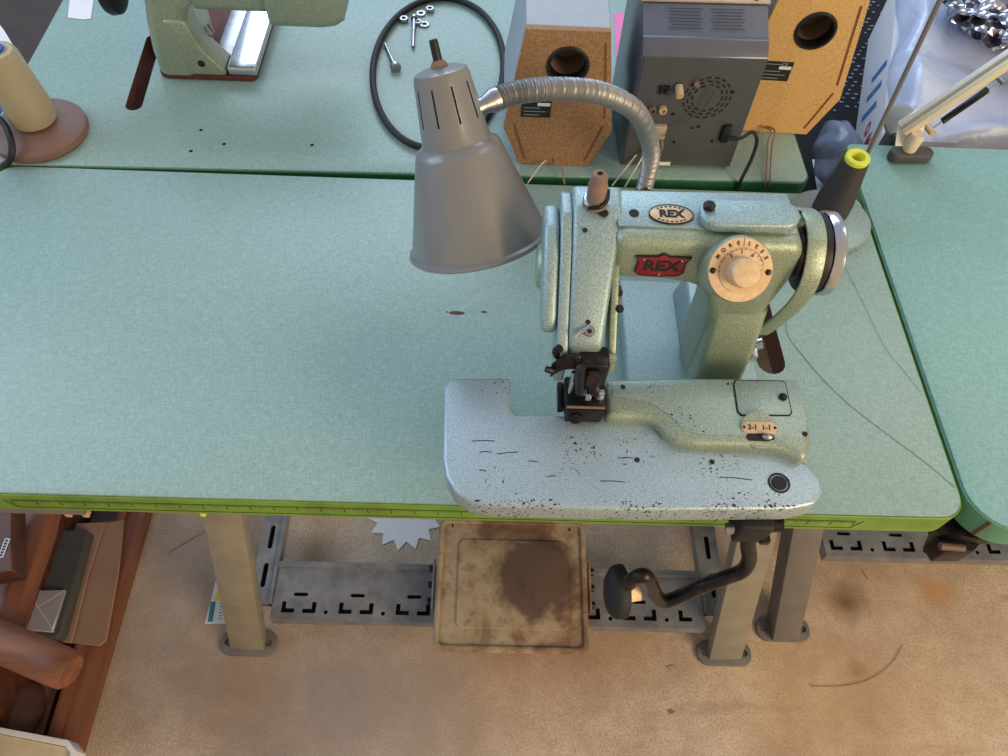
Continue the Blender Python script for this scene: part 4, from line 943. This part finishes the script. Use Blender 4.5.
for k_ in range(5): g.prism([face(.10 + .008 * k_, .45 * H_), face(.104 + .008 * k_, .45 * H_), face(.104 + .008 * k_, (.6 + .06 * (k_ % 2)) * H_), face(.10 + .008 * k_, (.6 + .06 * (k_ % 2)) * H_)], nk * .0006)
g.obj('red_print', M['redink'], bx_)
# satin on the carton
def sx0(y): return k0.x + (y - k0.y) * (k3.x - k0.x) / (k3.y - k0.y) + .004 + .006 * math.sin(y * 25)
drape('satin_cover', M['satin'], sx0, k0.x + .60, k0.y + .004, k3.y - .01, TZ + .028, .042, 1.0, 90, 70, TZ + .001, 'shiny silver-blue satin fabric heaped behind the right table', 'fabric')
p = P(984, 34, -.03); g = G(); random.seed(3); rings = []
for i in range(19):
    th = PI * (.02 + .96 * i / 18); r = []
    for k_ in range(56):
        a = 2 * PI * k_ / 56; q = 1 + .18 * math.sin(a * 5 + i) * math.sin(i * 1.3 + a * 2) + random.uniform(-.07, .07)
        r.append(V((p.x + .085 + .125 * math.sin(th) * math.cos(a) * q, p.y + .06 + .13 * math.sin(th) * math.sin(a) * q, Z(-.018 + .040 * math.cos(th) * (1 + .25 * math.sin(a * 7 + i))))))
    rings.append(r)
g.loft(rings); tag(g.obj('foil_bundle', M['foil'], None), 'crinkled dark silver foil bundle at the top right corner on the satin', 'foil')
# plastic bag in front of the carton
p = face(.085, 0) + nk * .045; g = G(); rings = []; random.seed(9)
for i in range(15):
    th = PI * (.03 + .94 * i / 14)
    rings.append([V((p.x + .038 * math.sin(th) * math.cos(a) * (1 + .15 * math.sin(5 * a + i)), p.y + .075 * math.sin(th) * math.sin(a) * (1 + .12 * math.sin(7 * a)), Z(CZ + .068 + .058 * math.cos(th)))) for a in [2 * PI * k_ / 34 for k_ in range(34)]])
g.loft(rings); tag(g.obj('plastic_bag', M['clearish'], None), 'crumpled bluish transparent plastic bag beside the printed carton', 'bag')
floor_sheet('white_paper', [P(u, v, CZ)[:2] for u, v in ((812, 160), (838, 160), (850, 196), (818, 196))], M['paper'], 'white paper glimpsed in the gap behind the thread stand', 'paper', T + CZ + .0008)
# ================================================================== on and near the floor
c0 = P(405, 520, -T); pts = []
for i in range(28):
    a = 2 * PI * i / 28 + .12; r = .080 if i % 2 == 0 else .060
    pts.append((c0.x + r * math.cos(a), c0.y + .012 + r * math.sin(a)))
floor_sheet('starburst_card', pts, M['paper'], 'white starburst-shaped paper card on the floor under the table', 'card', .001, .0012)
cp = [P(u, v, -T)[:2] for u, v in ((217, 577), (246, 577), (240, 624), (205, 624))]
cardt = floor_sheet('printed_leaflet', cp, M['paper'], 'white leaflet with teal and yellow print behind the left leg', 'leaflet', .001, .0008)
for mat, nm_, q in (('teal', 'teal_print', ((211, 602), (216, 602), (213, 622), (208, 622))), ('yellowink', 'yellow_print', ((217, 592), (224, 586), (225, 597), (215, 602)))):
    g = G(); g.prism([V((*P(u, v, -T)[:2], .0019)) for u, v in q], (0, 0, .0003)); g.obj(nm_, M[mat], cardt)
g = G()
for k_ in range(6): g.fbox(frame(V((*P(221, 604 + k_ * 3, -T)[:2], .002)), (0, 0, 1)), .008 - (k_ % 3) * .002, .0012, .0003)
g.obj('small_print', M['print'], cardt)

for nm_, lb_, pts_ in (('stray_hair', 'long curved dark thread lying on the floor at the lower right', ((810, 686), (840, 686), (868, 680), (890, 665), (903, 645))),
                       ('stray_hair', 'short dark thread on the floor near the right crossbar', ((862, 570), (866, 576), (868, 580))),
                       ('stray_hair', 'straight dark thread on the floor at the upper left under the table', ((170, 552), (190, 540), (212, 527)))):
    tag(G().tube(spline([P(u, v, -T + .0018) for u, v in pts_], 8), .0005, 6).obj(nm_, M['taupe'], None), lb_, 'thread')
for (u, v, r_), lb_ in zip(((673, 669, .010), (671, 712, .006)), ('pale paint chip on the floor below the right table leg', 'small grey chip on the floor near the bottom edge')):
    p = P(u, v, -T); floor_sheet('paint_chip', [(p.x + r_ * (1 + .3 * math.sin(3 * a)) * math.cos(a), p.y + r_ * .7 * math.sin(a)) for a in [2 * PI * k / 9 for k in range(9)]], M['beige'] if r_ > .008 else M['galv'], lb_, 'chip', .0008, .001)
# --- wooden tray with packaging at the lower left
tr = thing('wooden_tray', 'reddish wooden tray on the floor at the lower left, full of packaging', 'tray', (-.9, .1, 0))
G().box(-.752, -.701, -.42, .40, .001, .034).obj('side_board', M['wood'], tr, .002)
G().box(-.7535, -.735, -.42, .40, .0345, .048).obj('side_ledge', M['wood'], tr, .001)
G().box(-1.5, -.7525, -.42, .40, .001, .012).obj('bottom_board', M['wood_dark'], tr, .001)
G().box(-1.5, -.7525, .36, .40, .0125, .07).obj('back_board', M['wood_x'], tr, .002)
G().box(-.800, -.770, -.42, .0, .0125, .030).obj('inner_slat', M['wood'], tr, .001)
def slab(name, px, zt_, h, mat, label=None, cat=None, grp=None, parent=None, bev=.001):
    q = [P(u, v, zt_) for u, v in px]; g = G(); g.prism([V((p_.x, p_.y, Z(zt_ - h))) for p_ in q], (0, 0, h))
    o = g.obj(name, mat, parent, bev, 1); 
    if cat: tag(o, label, cat, grp)
    return o
slab('cardboard_sheet', ((88, 527), (124, 519), (118, 575), (106, 640), (99, 646), (57, 641)), -.700, .005, M['cardboard'], 'topmost wide cardboard sheet in the tray, farthest right', 'cardboard', 'flattened cardboard in the tray')
slab('cardboard_sheet', ((84, 524), (119, 520), (113, 575), (103, 640), (96, 642), (52, 636)), -.708, .005, M['cardboard'], 'lower cardboard sheet hidden under the wide one', 'cardboard', 'flattened cardboard in the tray')
slab('cardboard_flap', ((58, 524), (105, 522), (88, 575), (71, 643), (25, 636)), -.690, .005, M['cardboard'], 'narrow cardboard flap between grey sleeve and wide cardboard sheet', 'cardboard', 'flattened cardboard in the tray')
gs = slab('grey_sleeve', ((58, 530), (88, 530), (60, 633), (55, 638), (14, 632), (34, 585)), -.655, .03, M['darkgrey'], 'dark grey flat sleeve lying in the tray', 'sleeve')
sbx = slab('silver_box', ((28, 590), (65, 590), (52, 632), (4, 628)), -.645, .008, M['silvercard'], 'lilac-silver box with cross folds on the grey sleeve', 'box')
for (u, v), (u2, v2) in (((29, 592), (54, 632)), ((65, 590), (36, 608))):
    a_, b_ = P(u, v, -.6447), P(u2, v2, -.6447); G().ribbon([a_, b_], V((.0018, 0, 0)), .0006).obj('fold_line', M['cream'], sbx)
rail_ = [P(48, 495, -.45), P(38, 535, -.45), P(20, 585, -.45), P(2, 640, -.45)]
chairt = thing('overturned_stool', 'reddish wooden stool lying overturned at the lower left, one leg across the rail', 'stool', (-.85, .05, .02))
G().tube([rail_[0] + V((0, .25, 0))] + rail_[:1] + rail_[1:], lambda t: .0275, 8).obj('seat_rail', M['wood'], chairt)
e0, e1_ = P(-60, 616, -.40), P(70, 671, -.40)
G().tube([e0, e0 + (e1_ - e0) * .9, e0 + (e1_ - e0) * .985, e1_ + (e1_ - e0).normalized() * .003], lambda t: .0285 - .002 * t if t < .95 else .022, 24).obj('leg', M['wood_x'], chairt)
q = P(-40, 560, -.45); G().box(q.x - .03, q.x + .03, q.y - .3, q.y + .35, .0125, Z(-.43)).obj('seat', M['wood_dark'], chairt, .004)
bxx = thing('brown_box', 'brown glossy box with a small white label at the left edge under the table', 'box', tuple(P(10, 545, -.38)))
slab('box_body', ((-40, 500), (12, 500), (12, 570), (-40, 580)), -.36, .045, M['wood_dark'], parent=bxx, bev=.002)
g = G(); fr = frame(P(4, 548, -.3592), (0, 0, 1), (0, 1, 0)); g.fbox(fr, .030, .008, .0006); lb_ = g.obj('label', M['cardwhite'], bxx)
g = G()
for k_ in range(6): g.fbox(fr, .003, .004, .0004, (-.0115 + k_ * .0046, 0, .0006))
g.obj('label_print', M['print'], lb_)
# dark woven basket, lower left
g = G(); p = P(8, 712, -.70); rings = []
for i in range(13):
    th = PI / 2 * (1 - i / 12 * .99)
    rings.append([V((p.x - .015 + (.072 * math.sin(th + .01) * (1 + .015 * math.sin(24 * a))) * math.cos(a), p.y + (.072 * math.sin(th + .01)) * math.sin(a), .0135 + .055 * math.cos(th))) for a in [2 * PI * k_ / 48 for k_ in range(48)]])
g.loft(rings[::-1]); tag(g.obj('brown_cushion', M['wood_dark'], None), 'dark brown round-topped bundle in the tray at the bottom left', 'bundle')
# white-rimmed tray
wt = thing('white_tray', 'corner of a white-rimmed cream tray at the bottom left of the photo', 'tray', tuple(P(20, 770, -.66)))
q = [P(u, v, -.645) for u, v in ((-70, 720), (66, 747), (71, 753), (60, 810), (-70, 810))]
g = G(); g.prism([V((p_.x, p_.y, Z(-.679))) for p_ in q], (0, 0, .031)); g.obj('tray_body', M['cream'], wt, .002)
band = offset_band([(p_.x, p_.y) for p_ in q][::-1], .010, -.0005, Z(-.679), Z(-.641)); band.obj('rim', M['paper'], wt, .001)

# --- beyond the left end of the tables
g = G(); g.box(-1.9, -.80, .88, 1.9, .001, Z(-.35)); tag(g.obj('dark_cabinet', M['dark_floor'], None, .004), 'low dark brown cabinet behind the left end of the rear table', 'cabinet')
q = [P(u, v, -.10) for u, v in ((-30, -15), (4, 30), (31, 75), (16, 118), (-30, 60))]
g = G(); g.prism([V((p_.x, p_.y, Z(-.139))) for p_ in q], (0, 0, .039)); tag(g.obj('white_board', M['paper'], None, .001), 'white board sticking out beside the beige thread cone at the left', 'board')
q = P(-4, 104, -.14); g = G(); g.box(q.x - .06, q.x + .030, q.y - .02, q.y + .05, Z(-.749), Z(-.14)); tag(g.obj('blue_bottle', M['blue'], None, .015, 3), 'blue plastic container behind the beige thread cone', 'container')
q = P(-4, 150, -.2); g = G(); g.box(q.x - .08, q.x + .05, q.y - .04, q.y + .015, Z(-.749), Z(-.2)); tag(g.obj('brown_case', M['wood_dark'], None, .006), 'small dark brown case at the left edge below the blue container', 'case')
cable('black_cable', 'thick black cable looping over the table corner by the brown thread stand', [P(-30, 112, .05), P(-6, 116, .045), P(4, 124, .040), P(10, 137, .034), P(12, 150, .024), P(9, 161, .010), P(2, 166, -.01), P(-2, 170, -.05), P(-4, 176, -.12)], .0045, M['black'])
cable('grey_cable', 'thin grey cable beside the thick black one at the left', [P(16, 120, -.10), P(22, 140, -.09), P(20, 155, -.09), P(20, 172, -.11)], .003, M['clearish'])

# ================================================================== light
w = bpy.data.worlds.new('room_light'); sc.world = w; w.use_nodes = True; nt = w.node_tree; bg = nt.nodes['Background']
tc = nt.nodes.new('ShaderNodeTexCoord'); sep = nt.nodes.new('ShaderNodeSeparateXYZ'); nt.links.new(tc.outputs['Generated'], sep.inputs[0])
rp = nt.nodes.new('ShaderNodeValToRGB'); mr = nt.nodes.new('ShaderNodeMapRange'); mr.inputs[1].default_value = -1; mr.inputs[2].default_value = 1
cmb = nt.nodes.new('ShaderNodeMath'); cmb.operation = 'MULTIPLY_ADD'; nt.links.new(sep.outputs[0], cmb.inputs[0]); cmb.inputs[1].default_value = -.7; nt.links.new(sep.outputs[1], cmb.inputs[2])
nt.links.new(cmb.outputs[0], mr.inputs[0]); nt.links.new(mr.outputs[0], rp.inputs[0])
rp.color_ramp.elements[0].color = (1.0, .78, .52, 1); rp.color_ramp.elements[1].color = (.58, .74, 1.0, 1)
nt.links.new(rp.outputs[0], bg.inputs[0]); bg.inputs[1].default_value = .60
def area(name, loc, target, size, e, col, sy=None):
    l = bpy.data.lights.new(name, 'AREA'); l.energy = e; l.color = col; l.shape = 'RECTANGLE'; l.size = size; l.size_y = sy or size
    o = bpy.data.objects.new(name, l); COL.objects.link(o); o.location = loc; d = V(target) - V(loc); o.rotation_euler = d.to_track_quat('-Z', 'Y').to_euler(); return o
area('window_light_back', (-.3, 3.4, 2.9), (0, .3, .8), 2.6, 70, (.70, .84, 1.0), 1.6)
area('added_fill_right', (1.7, .9, 2.9), (.8, .3, .7), 1.2, 9, (1.0, .97, .92))  # unseen fill, added to brighten the right side of the tables
area('window_light_left', (-2.8, .6, 2.4), (0, .2, .6), 1.8, 42, (.62, .80, 1.0))
area('room_lamp_front', (2.4, -2.0, 2.0), (.4, .1, .4), 1.4, 84, (1.0, .78, .52))
sc.view_settings.view_transform = 'Standard'; sc.view_settings.look = 'None'; sc.view_settings.gamma = 1; sc.view_settings.exposure = 0
sc.view_settings.use_curve_mapping = False
